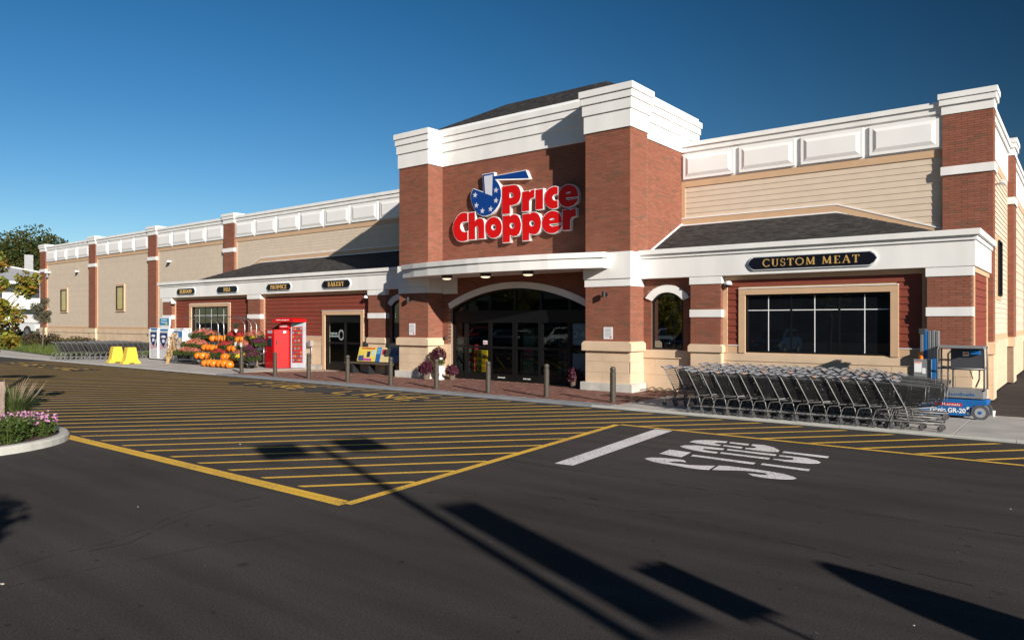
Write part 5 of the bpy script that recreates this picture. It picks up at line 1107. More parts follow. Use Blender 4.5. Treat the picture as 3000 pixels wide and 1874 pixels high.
# ------------------------------------------------------------------ autumn display: trolleys, pumpkins, mums, hooks
m_deck = M('trolley_deck', (.07,.07,.075), .6, var=.2)
def trolley(x0, x1, label):
    t = empty('plant_trolley', ((x0+x1)/2, 19.3, 0), label, 'trolley', 'plant trolleys in the autumn display'); tiers = [(18.52,19.0,.28),(18.95,19.4,.68),(19.35,19.85,1.12)]
    for (ya, yb, z) in tiers: BX(x0, ya, z-.05, x1, yb, z).build('shelf', m_deck, t, bevel=.008)
    mb = MB()
    for x in (x0+.05, x1-.05):
        mb.tube([(x,19.8,.12),(x,19.8,1.10)], .022, 6); mb.tube([(x,19.0,.22),(x,19.0,.66)], .02, 6); mb.tube([(x,19.4,.22),(x,19.4,1.1)], .02, 6); mb.tube([(x,18.50,.215),(x,19.8,.215)], .025, 6)
    mb.build('frame', m_steel, t, smooth=True)
    for (x, y) in ((x0+.2,18.7),(x1-.2,18.7),(x0+.2,19.7),(x1-.2,19.7)): w = MB().disc_x((x,y,.10), .10, .045, 14).build('caster', m_rubber, t); f = MB(); f.box(x-.03,y-.035,.10,x+.03,y-.026,.23); f.box(x-.03,y+.026,.10,x+.03,y+.035,.23); f.build('fork', m_steel, w)
trolley(-36.5,-34.05,'plant trolley at the left of the autumn display'); trolley(-33.95,-31.45,'plant trolley in the middle of the autumn display'); trolley(-31.35,-29.78,'plant trolley at the right of the autumn display')
hooks = [(-35.31,19.3),(-33.57,19.3),(-33.1,19.32),(-31.24,19.3),(-30.75,19.32),(-29.95,19.1)]
for i, (x, y) in enumerate(hooks):
    mb = MB(); mb.tube([(x,y,.4),(x,y,1.95),(x-.06,y-.02,2.08),(x-.20,y-.05,2.19),(x-.45,y-.10,2.27),(x-1.15,y-.25,2.39)], .017, 8)
    tag(mb.build('plant_hook', m_steel, smooth=True, origin=(x,y,.36)), '%s curved galvanised hook pole from the left above the autumn display' % ORD[i], 'hook pole', 'curved hook poles above the autumn display')
def make_pumpkin():
    mb = MB(); n = 30; m = 11; vs = []
    for j in range(m+1):
        ph = math.pi*j/m; z = math.cos(ph); r = math.sin(ph)
        for k in range(n):
            a = 2*math.pi*k/n; lobe = 1-.085*abs(math.sin(a*5))**.6*(.35+.65*r) if False else 1-.15*(1-abs(math.sin(a*5)))**2*(r**.5)
            dz = -.18*math.exp(-(r/.35)**2)*(1 if z > 0 else .6)*(1 if z > 0 else -1); vs.append((r*lobe*math.cos(a), r*lobe*math.sin(a), (z*.82+dz)+.80))
    fs = [(j*n+k, j*n+(k+1)%n, (j+1)*n+(k+1)%n, (j+1)*n+k) for j in range(m) for k in range(n)]
    mb.add(vs, fs); o = mb.build('pumpkin', m_pumpkin, smooth=True); s = MB(); s.tube([(0,0,1.38),(.02,0,1.62),(.10,.03,1.82)], [.16,.10,.12], 8); s.build('stem', m_stem, o); return o
pk0 = make_pumpkin(); pkn = [0]
def pumpkin(x, y, z, r, label):
    o = pk0 if pkn[0] == 0 else copy_tree(pk0); pkn[0] += 1; o.location = (x, y, z); k = random.uniform(.88,1.08)
    o.scale = (r, r, r*random.uniform(.92,1.12)); o.rotation_euler = (random.uniform(-.1,.1), random.uniform(-.1,.1), random.uniform(0,6)); tag(o, label, 'pumpkin', 'orange pumpkins in the autumn display')
for i in range(6): pumpkin(-33.0+.425*i, 18.33, 0, random.uniform(.205,.24), '%s pumpkin from the left in the row on the pavement' % ORD[i])
low = [-34.40,-33.95,-33.45,-31.98,-31.55,-31.12]; mid = [-34.47,-34.10,-33.72,-33.24,-32.19,-31.80]; hi = [-34.45,-33.91,-33.42,-32.13,-31.76,-31.40]
for i, x in enumerate(low): pumpkin(x, 18.74, .28, .215, '%s pumpkin from the left on the lowest trolley shelf' % ORD[i])
for i, x in enumerate(mid): pumpkin(x, 19.14, .68, .20, '%s pumpkin from the left on the middle trolley shelf' % ORD[i])
for i, x in enumerate(hi): pumpkin(x, 19.54, 1.12, .205, '%s pumpkin from the left on the top trolley shelf' % ORD[i])
def mum(x, y, z, r, fm, label, pot=m_pot, cat='potted plant', grp='potted mums in the autumn display', tall=1.0, hp=.20, leafy=False):
    t = empty('potted_mum', (x,y,z), label, cat, grp); MB().lathe([(r*.38,0),(r*.5,hp),(r*.54,hp),(r*.54,hp+.02),(r*.3,hp+.02)], 14, (x,y,z)).build('pot', pot, t)
    mb = MB(); c = (x,y,z+hp*.75+r*.40*tall); lump = [(random.uniform(0,6.28), random.uniform(.75,1.05)) for _ in range(5)]
    def rr(a): return r*(.88+.16*math.sin(a*3+lump[0][0])+.08*math.sin(a*7+lump[1][0]))
    for _ in range(int(1100*r/.3)):
        a = random.uniform(0,6.283); ph = math.acos(random.uniform(-.45,1)); k = random.uniform(.72,1.02)*rr(a)
        p = Vector(c)+Vector((math.sin(ph)*math.cos(a), math.sin(ph)*math.sin(a), math.cos(ph)*.66*tall))*k
        q = Vector((random.gauss(0,1),random.gauss(0,1),random.gauss(0,1))).normalized(); w = q.orthogonal().normalized(); sz = random.uniform(.02,.045); mb.add([p-q*sz, p+w*sz*.6, p+q*sz, p-w*sz*.6], [(0,1,2,3)])
    mb.build('foliage', m_maroon if leafy else m_mumleaf, t)
    mb = MB(); sd = random.uniform(0,6.28)
    for _ in range(int((120 if leafy else 1700)*r/.3)):
        a = random.uniform(0, 6.283); ph = math.acos(random.uniform(.12, 1)); k = random.uniform(.98,1.07)*rr(a)
        if random.random() < (ph/1.40)**2.5*(1.1+.5*math.sin(a+sd)): continue
        d = Vector((math.sin(ph)*math.cos(a), math.sin(ph)*math.sin(a), math.cos(ph)*.66*tall)); p = Vector(c)+d*k; nn = (d.normalized()+Vector((random.gauss(0,.35),random.gauss(0,.35),random.gauss(0,.35)))).normalized()
        fs_ = random.uniform(.013,.024); u = nn.orthogonal().normalized()*fs_; w = nn.cross(u.normalized())*fs_; mb.add([p-u, p-w, p+u, p+w, p+nn*.010], [(0,1,4),(1,2,4),(2,3,4),(3,0,4)])
    mb.build('flowers', fm, t); return t
mums = [(-35.5,19.58,1.12,.42,m_flow_or,'wide orange mum topping the display at the left'),(-34.85,19.66,1.12,.34,m_flow_or,'orange mum on the top shelf beside the upper pumpkins'),(-35.5,19.15,.68,.36,m_flow_or,'orange and purple mum on the middle shelf above the left trolley'),(-34.85,19.12,.68,.32,m_flow_or,'smaller orange mum on the middle shelf left of the pumpkins'),
 (-35.5,18.74,.28,.36,m_flow_or,'orange mum on the lowest shelf nearest the corn stalks'),(-34.8,18.70,.28,.34,m_flow_or,'orange mum on the lowest shelf left of the pumpkins'),(-32.75,19.6,1.12,.32,m_flow_rd,'dark red mum on the top shelf between pumpkins'),(-32.3,19.75,1.12,.28,m_flow_rd,'smaller red mum at the back of the top shelf'),(-32.6,19.12,.68,.32,m_flow_rd,'red mum leaning over the middle shelf'),(-32.5,18.72,.28,.34,m_flow_rd,'red mum between the pumpkins on the lowest shelf'),
 (-31.0,19.15,.68,.34,m_flow_or,'orange mum on the middle shelf at the right of the display'),(-30.72,18.74,.28,.34,m_flow_or,'orange mum on the lowest shelf behind the yellow flowers'),(-30.9,19.6,1.12,.38,m_flow_or,'orange mum on the top shelf next to the red kiosk'),(-30.12,18.45,.26,.24,m_flow_ye,'bright yellow mum at the front of the display behind a bollard'),(-30.3,19.25,1.12,.17,m_flow_ye,'small yellow mum beside the red kiosk'),
 (-30.15,18.95,.50,.36,m_flow_pu,'dark purple mum on the middle level beside the red kiosk'),(-29.72,18.72,.20,.36,m_flow_pu,'dark purple mum low beside the red kiosk'),(-29.9,19.2,.85,.34,m_flow_pu,'dark purple plant high beside the red kiosk'),(-36.2,19.1,.68,.26,m_mumleaf,'green leafy pot above the corn stalks'),(-36.2,18.72,.28,.26,m_mumleaf,'green leafy pot low beside the corn stalks')]
for q in mums: mum(q[0], q[1], q[2]-.04, q[3]*1.22, *q[4:])
# hanging grass basket
t = empty('hanging_basket', (-31.95,19.2,1.75), 'white hanging pot of pale grass below a hook pole', 'potted plant'); MB().lathe([(.04,0),(.09,.14),(.095,.15),(.08,.15)], 12, (-32.0,19.3,1.62)).build('pot', m_whitep, t); mb = MB()
for k in range(120): a = random.random()*6.28; r_ = random.uniform(.12,.30); x = -32+math.cos(a)*.03; y = 19.3+math.sin(a)*.03; mb.tube([(x,y,1.76),(x+math.cos(a)*r_*.5,y+math.sin(a)*r_*.5,1.98+random.random()*.1),(x+math.cos(a)*r_,y+math.sin(a)*r_,1.88+random.random()*.14)], [.006,.005,.001], 3, False)
mb.build('grass', m_leaf_grey, t)
# ornamental kale and corn stalks
t = empty('ornamental_kale', (-36.25,19.45,1.12), 'pale green ornamental kale on the top shelf at the left', 'potted plant'); MB().lathe([(.09,0),(.13,.2),(.14,.2)], 12, (-36.25,19.45,1.12)).build('pot', m_pot, t); mb = MB(); leafcloud(mb, (-36.25,19.42,1.42), .22, 160, .14, .8, .2, asp=.9); mb.build('leaves', MLEAF('kale_leaf', [(.30,.36,.26),(.22,.30,.20),(.35,.30,.30)]), t)
m_corn = MLEAF('dry_corn', [(.55,.36,.17),(.48,.30,.13),(.60,.42,.22)], .2); t = empty('corn_stalks', (-36.7,18.4,0), 'dried corn stalk bundle leaning before the white lockers', 'corn stalks'); mb = MB(); ml = MB()
for k in range(9):
    x = -36.75+random.uniform(-.12,.12); y = 18.35+random.uniform(-.1,.1); tx = x+random.uniform(-.05,.75); ty = y+random.uniform(.1,.5); h = random.uniform(1.2,1.65); mb.tube([(x,y,0),((x+tx)/2-.05,(y+ty)/2,h*.5),(tx,ty,h)], [.02,.016,.008], 6)
    for j in range(14):
        f = random.uniform(.15,1); p = Vector((x+(tx-x)*f, y+(ty-y)*f, h*f)); a = random.random()*6.28; L = random.uniform(.18,.42); d = Vector((math.cos(a),math.sin(a),.3)); q1 = p+d*L*.5+Vector((0,0,.08)); q2 = p+d*L-Vector((0,0,.16)); s = Vector((-math.sin(a),math.cos(a),0))*.032; ml.add([p-s*.5,p+s*.5,q1+s,q1-s],[(0,1,2,3)]); ml.add([q1-s,q1+s,q2],[(0,1,2)])
mb.build('stalks', m_corn, t); ml.build('leaves', m_corn, t)
for i, (x, y, z) in enumerate(((-36.3,19.3,1.55),(-36.35,18.75,1.05),(-35.9,18.9,1.05),(-31.5,18.98,1.0),(-30.45,18.62,1.0))):
    t = empty('price_sign', (x,y,z-.25), '%s small white price card with yellow top from the left in the display' % ORD[i], 'price card', 'price cards in the autumn display'); BX(x-.09,y-.004,z-.02,x+.09,y+.004,z+.20).build('card', m_wtrim, t); BX(x-.09,y-.006,z+.15,x+.09,y-.0045,z+.20).build('card_header', M('card_yellow', (.75,.52,.03)), t); MB().tube([(x,y+.01,z-.3),(x,y+.01,z+.02)], .006, 5).build('stake', m_steel, t)
# ------------------------------------------------------------------ urn and pots by the entrance
t = empty('urn_planter', (-18.75,19.55,0), 'white classical urn with purple and white flowers at the left pilaster', 'planter'); MB().lathe([(.15,0),(.15,.04),(.10,.07),(.06,.12),(.05,.17),(.09,.21),(.15,.29),(.17,.40),(.16,.48),(.20,.50),(.20,.53),(.16,.53)], 20, (-18.75,19.55,0)).build('urn', m_whitep, t, smooth=True); mb = MB(); leafcloud(mb, (-18.9,19.6,.88), .30, 1100, .075, 1.15, .05); mb.build('purple_foliage', m_maroon, t); mb = MB(); leafcloud(mb, (-18.60,19.45,.64), .14, 260, .05, 1.0, .1); mb.build('green_foliage', m_leaf_mid, t); mb = MB(); leafcloud(mb, (-18.58,19.42,.78), .07, 30, .05, .6, .1, asp=1); mb.build('white_flowers', M('white_petal', (.8,.8,.75)), t)
mum(-18.35,19.75,0,.26,m_maroon,'small brown pot of purple plant right of the white urn',m_clay,grp='purple pots by the entrance',tall=1.5,leafy=True); mum(-19.28,19.35,0,.30,m_maroon,'purple plant in brown pot left of the white urn',m_clay,grp='purple pots by the entrance',tall=1.7,leafy=True); mum(-13.1,19.9,0,.30,m_maroon,'purple plant in the shade against the right pilaster',m_clay,grp='purple pots by the entrance',tall=1.5,leafy=True)
# ------------------------------------------------------------------ inside the doors
t = empty('toy_dispenser', (-18.0,21.0,0), 'yellow sweet dispenser rack just inside the left entrance door', 'dispenser'); BX(-18.34,20.95,.24,-17.68,21.3,1.06).build('cabinet', M('dispenser_yellow', (.80,.55,.02), .4), t, bevel=.02)
for k in range(9): BX(-18.30+.21*(k%3), 20.93, .32+.24*(k//3), -18.16+.21*(k%3), 20.948, .46+.24*(k//3)).build('label', M('dispenser_label', [(.6,.03,.03),(.1,.35,.12),(.75,.3,.03)][k%3], .4), t)
BX(-18.3,20.97,.0,-17.72,21.28,.24).build('stand', m_black, t)
for i, (x, y, w, h, c) in enumerate(((-18.62,21.1,.25,1.25,(.45,.03,.06)),(-16.9,22.5,.5,1.9,(.10,.22,.18)),(-15.9,23.5,.6,1.7,(.10,.16,.15)),(-14.4,22.8,.9,1.4,(.05,.12,.15)))):
    t = empty('display_rack', (x,y,0), ['narrow red display rack behind the left sidelight','green display rack behind the left sliding door','pale display rack deep behind the middle doors','blue-grey display rack behind the right door'][i], 'display rack', 'display racks inside the entrance'); BX(x-w/2,y,0,x+w/2,y+.3,h).build('body', M('rack_tone', c, .5, var=.5, vs=8), t)
    for k in range(4): BX(x-w/2+.02,y-.02,.2+.25*k,x+w/2-.02,y-.005,.36+.25*k).build('goods', M('goods_tone', (random.uniform(.1,.6),random.uniform(.05,.4),random.uniform(.05,.3)), .5, var=.6, vs=20), t)
# ------------------------------------------------------------------ planting island at the left
m_mulch = M('bark_mulch', (.075,.045,.032), .95, var=.45, vs=35, bump=.8, bs=50)
def isl(o, zt=None):
    pts = []
    for k in range(25):
        a = -math.pi/2+math.pi*k/24; pts.append((-15.75+(1.78-o)*math.cos(a)*1.0, 4.02+(1.78-o)*math.sin(a)))
    return pts+[(-34+o,4.02+1.78-o),(-34+o,4.02-1.78+o)]
kerb2 = MB(); po, pi_ = isl(0), isl(.16); n = len(po); prof = [(po,ZR-.05),(po,ZR+.10),(isl(.03),ZR+.135),(isl(.13),ZR+.14),(pi_,ZR+.11),(pi_,ZR)]
vs = []; fs = []
for pl, z in prof: vs += [(x,y,z) for x, y in pl]
for r in range(len(prof)-1):
    for k in range(n): fs.append((r*n+k, r*n+(k+1)%n, (r+1)*n+(k+1)%n, (r+1)*n+k))
island = empty('planting_island', (-20,4,ZR)); island['kind'] = 'structure'
kerb2.add(vs, fs).build('island_kerb', m_kerb, island, smooth=False); MB().prism(isl(.15), 'z', ZR, ZR+.10).build('mulch_bed', m_mulch, island)
zi = ZR+.10
# wood stake
st_ = BX(-16.60,4.98,zi,-16.52,5.06,.98).build('tree_stake', M('weathered_wood', (.27,.20,.165), .9, var=.35, vs=6, stretch=(8,8,1), bump=.4), bevel=.006, origin=(-16.55,5.02,zi)); tag(st_, 'weathered timber stake standing in the planted island at the left edge', 'stake')
def grass_tuft(mb, c, n, h, spread, w=.008):
    for _ in range(n):
        a = random.random()*6.283; r0 = random.random()*.10; L = h*random.uniform(.6,1.15); s = spread*random.uniform(.3,1.1); b = Vector((c[0]+math.cos(a)*r0, c[1]+math.sin(a)*r0, c[2])); d = Vector((math.cos(a),math.sin(a),0)); q = Vector((-d.y,d.x,0))*w
        p1 = b+d*s*.35+Vector((0,0,L*.6)); p2 = b+d*s+Vector((0,0,L)); mb.add([b-q,b+q,p1+q*.8,p1-q*.8,p2],[(0,1,2,3),(3,2,4)])
m_grassb = MLEAF('fountain_grass', [(.07,.11,.03),(.10,.14,.04),(.05,.085,.025),(.16,.15,.06)]); m_plume = MLEAF('grass_plume', [(.36,.26,.19),(.42,.32,.24)])
def fgrass(x, y, h, label):
    t = empty('fountain_grass', (x,y,zi), label, 'ornamental grass'); mb = MB(); grass_tuft(mb, (x,y,zi), 620, h, .55, .006); mb.build('blades', m_grassb, t); mb = MB()
    for _ in range(18):
        a = random.random()*6.283; L = h*random.uniform(1.1,1.35); s = random.uniform(.2,.6); p0 = Vector((x+math.cos(a)*s*.5,y+math.sin(a)*s*.5,zi+L*.6)); p1 = Vector((x+math.cos(a)*s,y+math.sin(a)*s,zi+L)); mb.tube([p0,p0*.4+p1*.6,p1],[.002,.005,.001],4,False)
    mb.build('plumes', m_plume, t)
fgrass(-16.75, 5.32, .68, 'tall fountain grass beside the timber stake in the island'); fgrass(-17.3, 5.35, .74, 'tall fountain grass at the left picture edge in the island')
def fbed(spots, fm, label, r=.22, nm='flower_clump'):
    for i, (x, y) in enumerate(spots):
        t = empty(nm, (x,y,zi), label % ORD[i], 'flowers', 'flowers in the planted island'); mb = MB(); leafcloud(mb, (x,y,zi+.16), r, 260, .055, .8, .1); grass_tuft(mb, (x,y,zi), 90, .34, .2, .006); mb.build('foliage', m_leaf_mid, t); mb = MB()
        for k in range(34): a = random.random()*6.28; q = random.random()**.5*r*1.1; leafcloud(mb, (x+math.cos(a)*q, y+math.sin(a)*q, zi+.27+random.uniform(-.06,.09)), .014, 3, .042, .6, 0, asp=1)
        mb.build('blossoms', fm, t)
fbed([(-15.05,5.22),(-15.35,5.35),(-15.7,5.15),(-16.0,5.38),(-16.25,5.1)], m_flow_pk, '%s pink-flowered clump from the kerb nose in the island')
fbed([(-14.62,4.52),(-14.8,4.72),(-15.0,4.62),(-15.3,4.75),(-15.12,4.92),(-15.5,4.9),(-14.95,4.35)], m_leaf_mid, '%s low leafy clump near the island kerb at the left edge', .25, 'leafy_clump')
# ------------------------------------------------------------------ trees
def tree(name, x, y, z, h, crown_r, crown_z, leafmat, nleaf, lsize, label, squash=1.0, trunk_r=.06, clumps=14, spread=.75, group=None, cr_scale=(.30,.52), shell=.25):
    t = empty(name, (x,y,z), label, 'tree', group); mb = MB(); base = Vector((x,y,z)); cz = z+crown_z
    mb.tube([base, base+Vector((.02*h,.01*h,crown_z*.5)), base+Vector((0,.02*h,crown_z)), base+Vector((.01*h,0,h*.93))], [trunk_r,trunk_r*.85,trunk_r*.6,trunk_r*.15], 8)
    ml = MB(); cs = []
    for k in range(clumps):
        while True:
            v = Vector((random.uniform(-1,1),random.uniform(-1,1),random.uniform(-1,1)))
            if v.length < 1: break
        cs.append(Vector((x+v.x*crown_r*spread, y+v.y*crown_r*spread, cz+v.z*crown_r*squash*spread)))
    for c in cs:
        s = Vector((x, y, min(c.z-.1*crown_r, z+crown_z*random.uniform(.7,1.1)))); mb.tube([s, (s+c)/2+Vector((0,0,.05*crown_r)), c], [trunk_r*.4,trunk_r*.25,trunk_r*.06], 5)
        leafcloud(ml, c, crown_r*random.uniform(*cr_scale), nleaf//clumps, lsize, .85, shell)
    mb.build('trunk', m_bark, t); ml.build('crown', leafmat, t); return t
tree('young_tree', -17.35, 5.12, zi, 3.6, .95, 2.45, m_leaf_yel, 3800, .095, 'young tree with yellow-green autumn leaves at the left picture edge', 1.25, .035, 26, .82, cr_scale=(.16,.34), shell=0)
for i, (x, y, h, r_, lb) in enumerate(((-122,40,16.2,7,'dark green broad tree rising behind the white house'),(-125,32,16.5,7,'dark green tree at the picture edge left of the house'),(-114.5,43,13.4,4.2,'lower dark tree showing behind the leftmost building pillar'),(-110,44,14.3,1.7,'small dark tree crown peeping over the left parapet'))):
    tree('background_tree', x, y, .6, h, r_, h*.60, m_leaf_dark, 26000, .42, lb, .62, .3, 34, .85, 'trees behind the store', (.28,.46), .1)
tree('small_tree', -59.6, 20.6, .35, 4.2, 1.0, 2.6, m_leaf_grey, 2600, .11, 'thin grey-green small tree in the verge before the left pillar', 1.4, .06, 12, .7, cr_scale=(.22,.42), shell=0)
# ------------------------------------------------------------------ grass bank
def bank_z(x, y):
    e = 17.55+max(0,(-47-x))*.118; t = max(0, min(1, (y-e)/7.0)); t2 = max(0, min(1, (-48-x)/18)); s = lambda q: q*q*(3-2*q)
    return .03+.95*s(t)*s(t2)+.04*math.sin(x*1.1)*t
mb = MB(); nx, ny = 60, 30; vs = []; fs = []
for i in range(nx+1):
    for j in range(ny+1):
        x = -46.6-(i/nx)**1.5*85; e = 17.5+max(0,(-47-x))*.118; y = e+(j/ny)**1.6*45
        if x > -69.4: y = e+(j/ny)*max(.1, (23.9-e)) 
        vs.append((x,y,bank_z(x,y)))
for i in range(nx):
    for j in range(ny): a = i*(ny+1)+j; fs.append((a, a+ny+1, a+ny+2, a+1))
m_soil = M('bank_ground', (.07,.085,.03), .95, var=.4, vs=4, bump=.6, bs=20)
bank = mb.add(vs, fs).build('grass_bank', m_soil, smooth=True); tag(bank, kind='structure')
m_gr = MLEAF('verge_grass', [(.085,.125,.025),(.11,.15,.03),(.06,.095,.02),(.14,.15,.045)]); mb = MB()
for _ in range(9000):
    x = -47.2-random.random()**1.2*24; e = 17.7+max(0,(-47-x))*.118; y = e+random.random()**1.2*(5.6 if x > -69 else 12); z = bank_z(x,y); L = random.uniform(.10,.30); a = random.random()*6.28; d = Vector((math.cos(a),math.sin(a),0)); q = Vector((-d.y,d.x,0))*.02; b = Vector((x,y,z)); mb.add([b-q,b+q,b+d*L*.5+Vector((0,0,L))],[(0,1,2)])
tag(mb.build('verge_grass', m_gr), 'green ground cover on the verge beside the left carts', 'ground cover', kind='stuff')
m_shrub = MLEAF('red_green_shrub', [(.05,.065,.02),(.09,.05,.025),(.03,.05,.015),(.14,.04,.03)])
for i, (x, y, r_) in enumerate(((-52.5,21.3,.75),(-55,21.8,.8),(-57.5,22.0,.8),(-62.5,22.2,.85),(-65.5,22.0,.9),(-71.0,21.5,.9))):
    z = bank_z(x,y); t = empty('shrub', (x,y,z), '%s reddish green shrub from the right along the left wall base' % ORD[i], 'shrub', 'shrubs along the left wall'); mb = MB(); leafcloud(mb, (x,y,z+r_*.45), r_, 900, .12, .62, .1); mb.build('foliage', m_shrub, t); MB().tube([(x,y,z-.1),(x+.05,y,z+.4)], .03, 5).build('stem', m_bark, t)
# ------------------------------------------------------------------ pickup truck and house at the left
m_truck = M('truck_white', (.52,.52,.52), .3, var=.03, coat=.5); m_tyre = M('tyre', (.022,.022,.022), .8); m_cglass = M('car_glass', (.01,.012,.015), .05, spec=.6); m_tail = M('tail_lamp', (.35,.01,.01), .3)
def extrude_body(poly, w, inset=0): mb = MB(); mb.prism(poly, 'y', -w/2, w/2); return mb
def wheel(t, x, y, r_, w=.22):
    q = MB().disc_x((x,y,r_), r_, w, 22).build('wheel', m_tyre, t, bevel=.03); MB().disc_x((x,y,r_), r_*.62, w+.02, 18).build('rim', m_steel, q)
tk = empty('pickup_truck', (0,0,0), 'white pickup truck parked beyond the left corner of the store', 'pickup truck'); L = 2.75
arch1 = [(-1.75+.46*math.cos(math.pi*k/8), .42+.46*math.sin(math.pi*k/8)) for k in range(9)][::-1]; arch2 = [(1.75+.46*math.cos(math.pi*k/8), .42+.46*math.sin(math.pi*k/8)) for k in range(9)][::-1]
extrude_body([(-L,.45)]+arch1+arch2+[(L,.45),(L,.95),(L-.15,1.08),(1.05,1.12),(.95,1.22),(-L,1.22)], 1.9).build('body', m_truck, tk, bevel=.04)
mb = MB(); mb.prism([(-.75,1.22),(-.60,1.86),(-.45,1.92),(.45,1.92),(.60,1.88),(1.15,1.15)], 'y', -.82, .82); cb = mb.build('cab', m_truck, tk, bevel=.04)
for s in (-1,1): MB().prism([(-.60,1.27),(-.48,1.78),(.40,1.80),(.88,1.27)], 'y', s*.823, s*.835).build('side_window', m_cglass, cb)
MB().prism([(-L+.08,1.215),(-.85,1.215),(-.85,1.26),(-L+.08,1.26)], 'y', -.97, .97).build('bed_rail', m_black, tk)
for (x, s) in ((-1.75,-1),(-1.75,1),(1.75,-1),(1.75,1)): wheel(tk, x, s*.84, .40, .26)
for s in (-1,1): BX(L-.02,s*.7-.15,.78,L+.02,s*.7+.15,.95).build('headlight', m_whitep, tk); BX(-L-.02,s*.86-.08,.8,-L+.01,s*.86+.08,1.1).build('tail_light', m_tail, tk)
BX(-L-.10,-.9,.5,-L,.9,.62).build('bumper', m_steel, tk); BX(L,-.9,.5,L+.1,.9,.64).build('bumper', m_steel, tk)
tk.location = (-75.0, 24.4, .86); tk.rotation_euler = (0,0,R(18))
m_hw = M('house_siding', (.58,.58,.57), .7, var=.05, stretch=(1,1,8), vs=3); m_hroof = M('house_roof', (.30,.30,.305), .8, var=.1); m_hwin = M('house_window', (.03,.035,.04), .15)
hs = empty('house', (-96.6,28.7,.9), 'white two-storey house with balcony behind the pickup truck', 'house'); hz = .9
HX = Matrix.Translation((-96.6,28.7,hz)) @ Matrix.Rotation(R(70),4,'Z')
def hpart(mb, name, mat, parent): mb.v = [tuple(HX @ Vector(p)) for p in mb.v]; return mb.build(name, mat, parent)
wl_ = hpart(BX(-9,0,0,9,9,5.7), 'wall', m_hw, hs); rfh = hpart(MB().add([(-10,-2.4,5.7),(10,-2.4,5.7),(10,9.8,5.7),(-10,9.8,5.7),(-5,3.6,7.6),(1.2,3.6,7.6)], [(0,1,5,4),(1,2,5),(2,3,4,5),(3,0,4),(3,2,1,0)]), 'roof', m_hroof, hs)
for a_, b_ in (((10,-2.4,5.72),(1.2,3.6,7.62)),((1.2,3.6,7.62),(-5,3.6,7.62)),((-10,-2.4,5.72),(-5,3.6,7.62))): hpart(MB().tube([a_, b_], .14, 6), 'ridge_cap', m_hw, rfh)
hpart(BX(-10,-2.42,5.42,10,-2.3,5.72), 'eave_board', m_hw, hs)
hpart(BX(-9.2,-2.0,2.6,9.2,0,2.85), 'balcony_floor', m_hw, hs); bp = hpart(BX(-9.2,-2.05,2.85,9.2,-1.95,3.85), 'balcony_parapet', m_hw, hs)
for k in range(5): hpart(BX(-9+4.4*k,-2.0,0,-8.8+4.4*k,-1.8,5.3), 'post', m_hw, hs)
for zz in (.7, 3.3):
    for k in range(5): hpart(BX(-8+3.6*k,-.04,zz,-6.6+3.6*k,.02,zz+1.4), 'window', m_hwin, hs)
for k in range(2): hpart(BX(8.98,1.5+4*k,3.2,9.04,2.7+4*k,4.7), 'window', m_hwin, hs)
hpart(BX(2.5,5.5,6.6,3.4,6.3,9.3), 'chimney', m_hroof, hs)
gb = empty('flat_roof_building', (-108,48,.9), 'grey flat-roofed building partly hidden behind the white house', 'building'); BX(-118,44,.9,-102,56,9.0).build('wall', M('grey_render', (.5,.5,.52), .8), gb); BX(-118.2,43.8,9.0,-101.8,56.2,9.3).build('roof_edge', m_hw, gb)
# ------------------------------------------------------------------ lamp posts, signs and tree whose shadows fall into the view
m_pole = M('pole_bronze', (.05,.045,.04), .5, metal=.3)
def lamp(x, y, h, rz, label, banner=None):
    t = empty('lamp_post', (x,y,ZR), label, 'lamp post', 'twin-head lamp posts in the car park'); MB().lathe([(.26,0),(.26,.7),(.24,.72),(0,.72)], 16, (x,y,ZR), cap=False).build('base', m_conc, t); MB().tube([(x,y,ZR+.7),(x,y,h)], [.085,.07], 10).build('pole', m_pole, t)
    d = Vector((math.cos(rz), math.sin(rz), 0)); MB().tube([Vector((x,y,h-.1))-d*.75, Vector((x,y,h-.1))+d*.75], .035, 8).build('arm', m_pole, t)
    for s in (-1,1): m = MB(); m.rbox(Vector((x,y,h-.08))+d*s*.68, (.75,.66,.34), rz=rz); q = m.build('lamp_head', m_pole, t, bevel=.04); m = MB(); m.rbox(Vector((x,y,h-.20))+d*s*.68, (.48,.38,.02), rz=rz); m.build('lens', m_whitep, q)
    if banner: z0, z1, w, dv = banner; a = Vector((x,y,0))+dv*.20; b = a+dv*w; nn = Vector((-dv.y,dv.x,0))*.004; MB().hex8([Vector((p.x,p.y,z))+o for z in (z0,z1) for p, o in ((a,-nn),(b,-nn),(b,nn),(a,nn))]).build('banner', M('banner_red', (.3,.03,.04)), t); MB().tube([(x,y,z1+.02),Vector((b.x,b.y,z1+.02))], .012, 6).build('banner_arm', m_pole, t); MB().tube([(x,y,z0-.02),Vector((b.x,b.y,z0-.02))], .012, 6).build('banner_arm', m_pole, t)
SH = Vector((-.919,.394,0)); PERP = Vector((.394,.919,0)).normalized(); LT = math.tan(R(SUN_EL))
def caster(sx, sy, z): return (sx-SH.x*(z-ZR)/LT, sy-SH.y*(z-ZR)/LT)
bx_, by_ = caster(-10.68, 8.03, 7.4)
lamp(bx_, by_, 7.4, math.atan2(PERP.y,PERP.x), 'twin-head lamp post behind the camera casting the long foreground shadow', (4.15,5.6,.50,PERP))
bx2, by2 = caster(-33.4, 11.0, 7.4); lamp(bx2, by2, 7.4, R(26.7), 'twin-head lamp post in the island left of the picture')
sx, sy = caster(-1.90, 5.42, 2.55)
t = empty('parking_sign', (sx,sy,ZR), 'small parking sign on a post right of the camera', 'sign'); MB().tube([(sx,sy,ZR),(sx,sy,3.06)], .025, 8).build('post', m_steel, t)
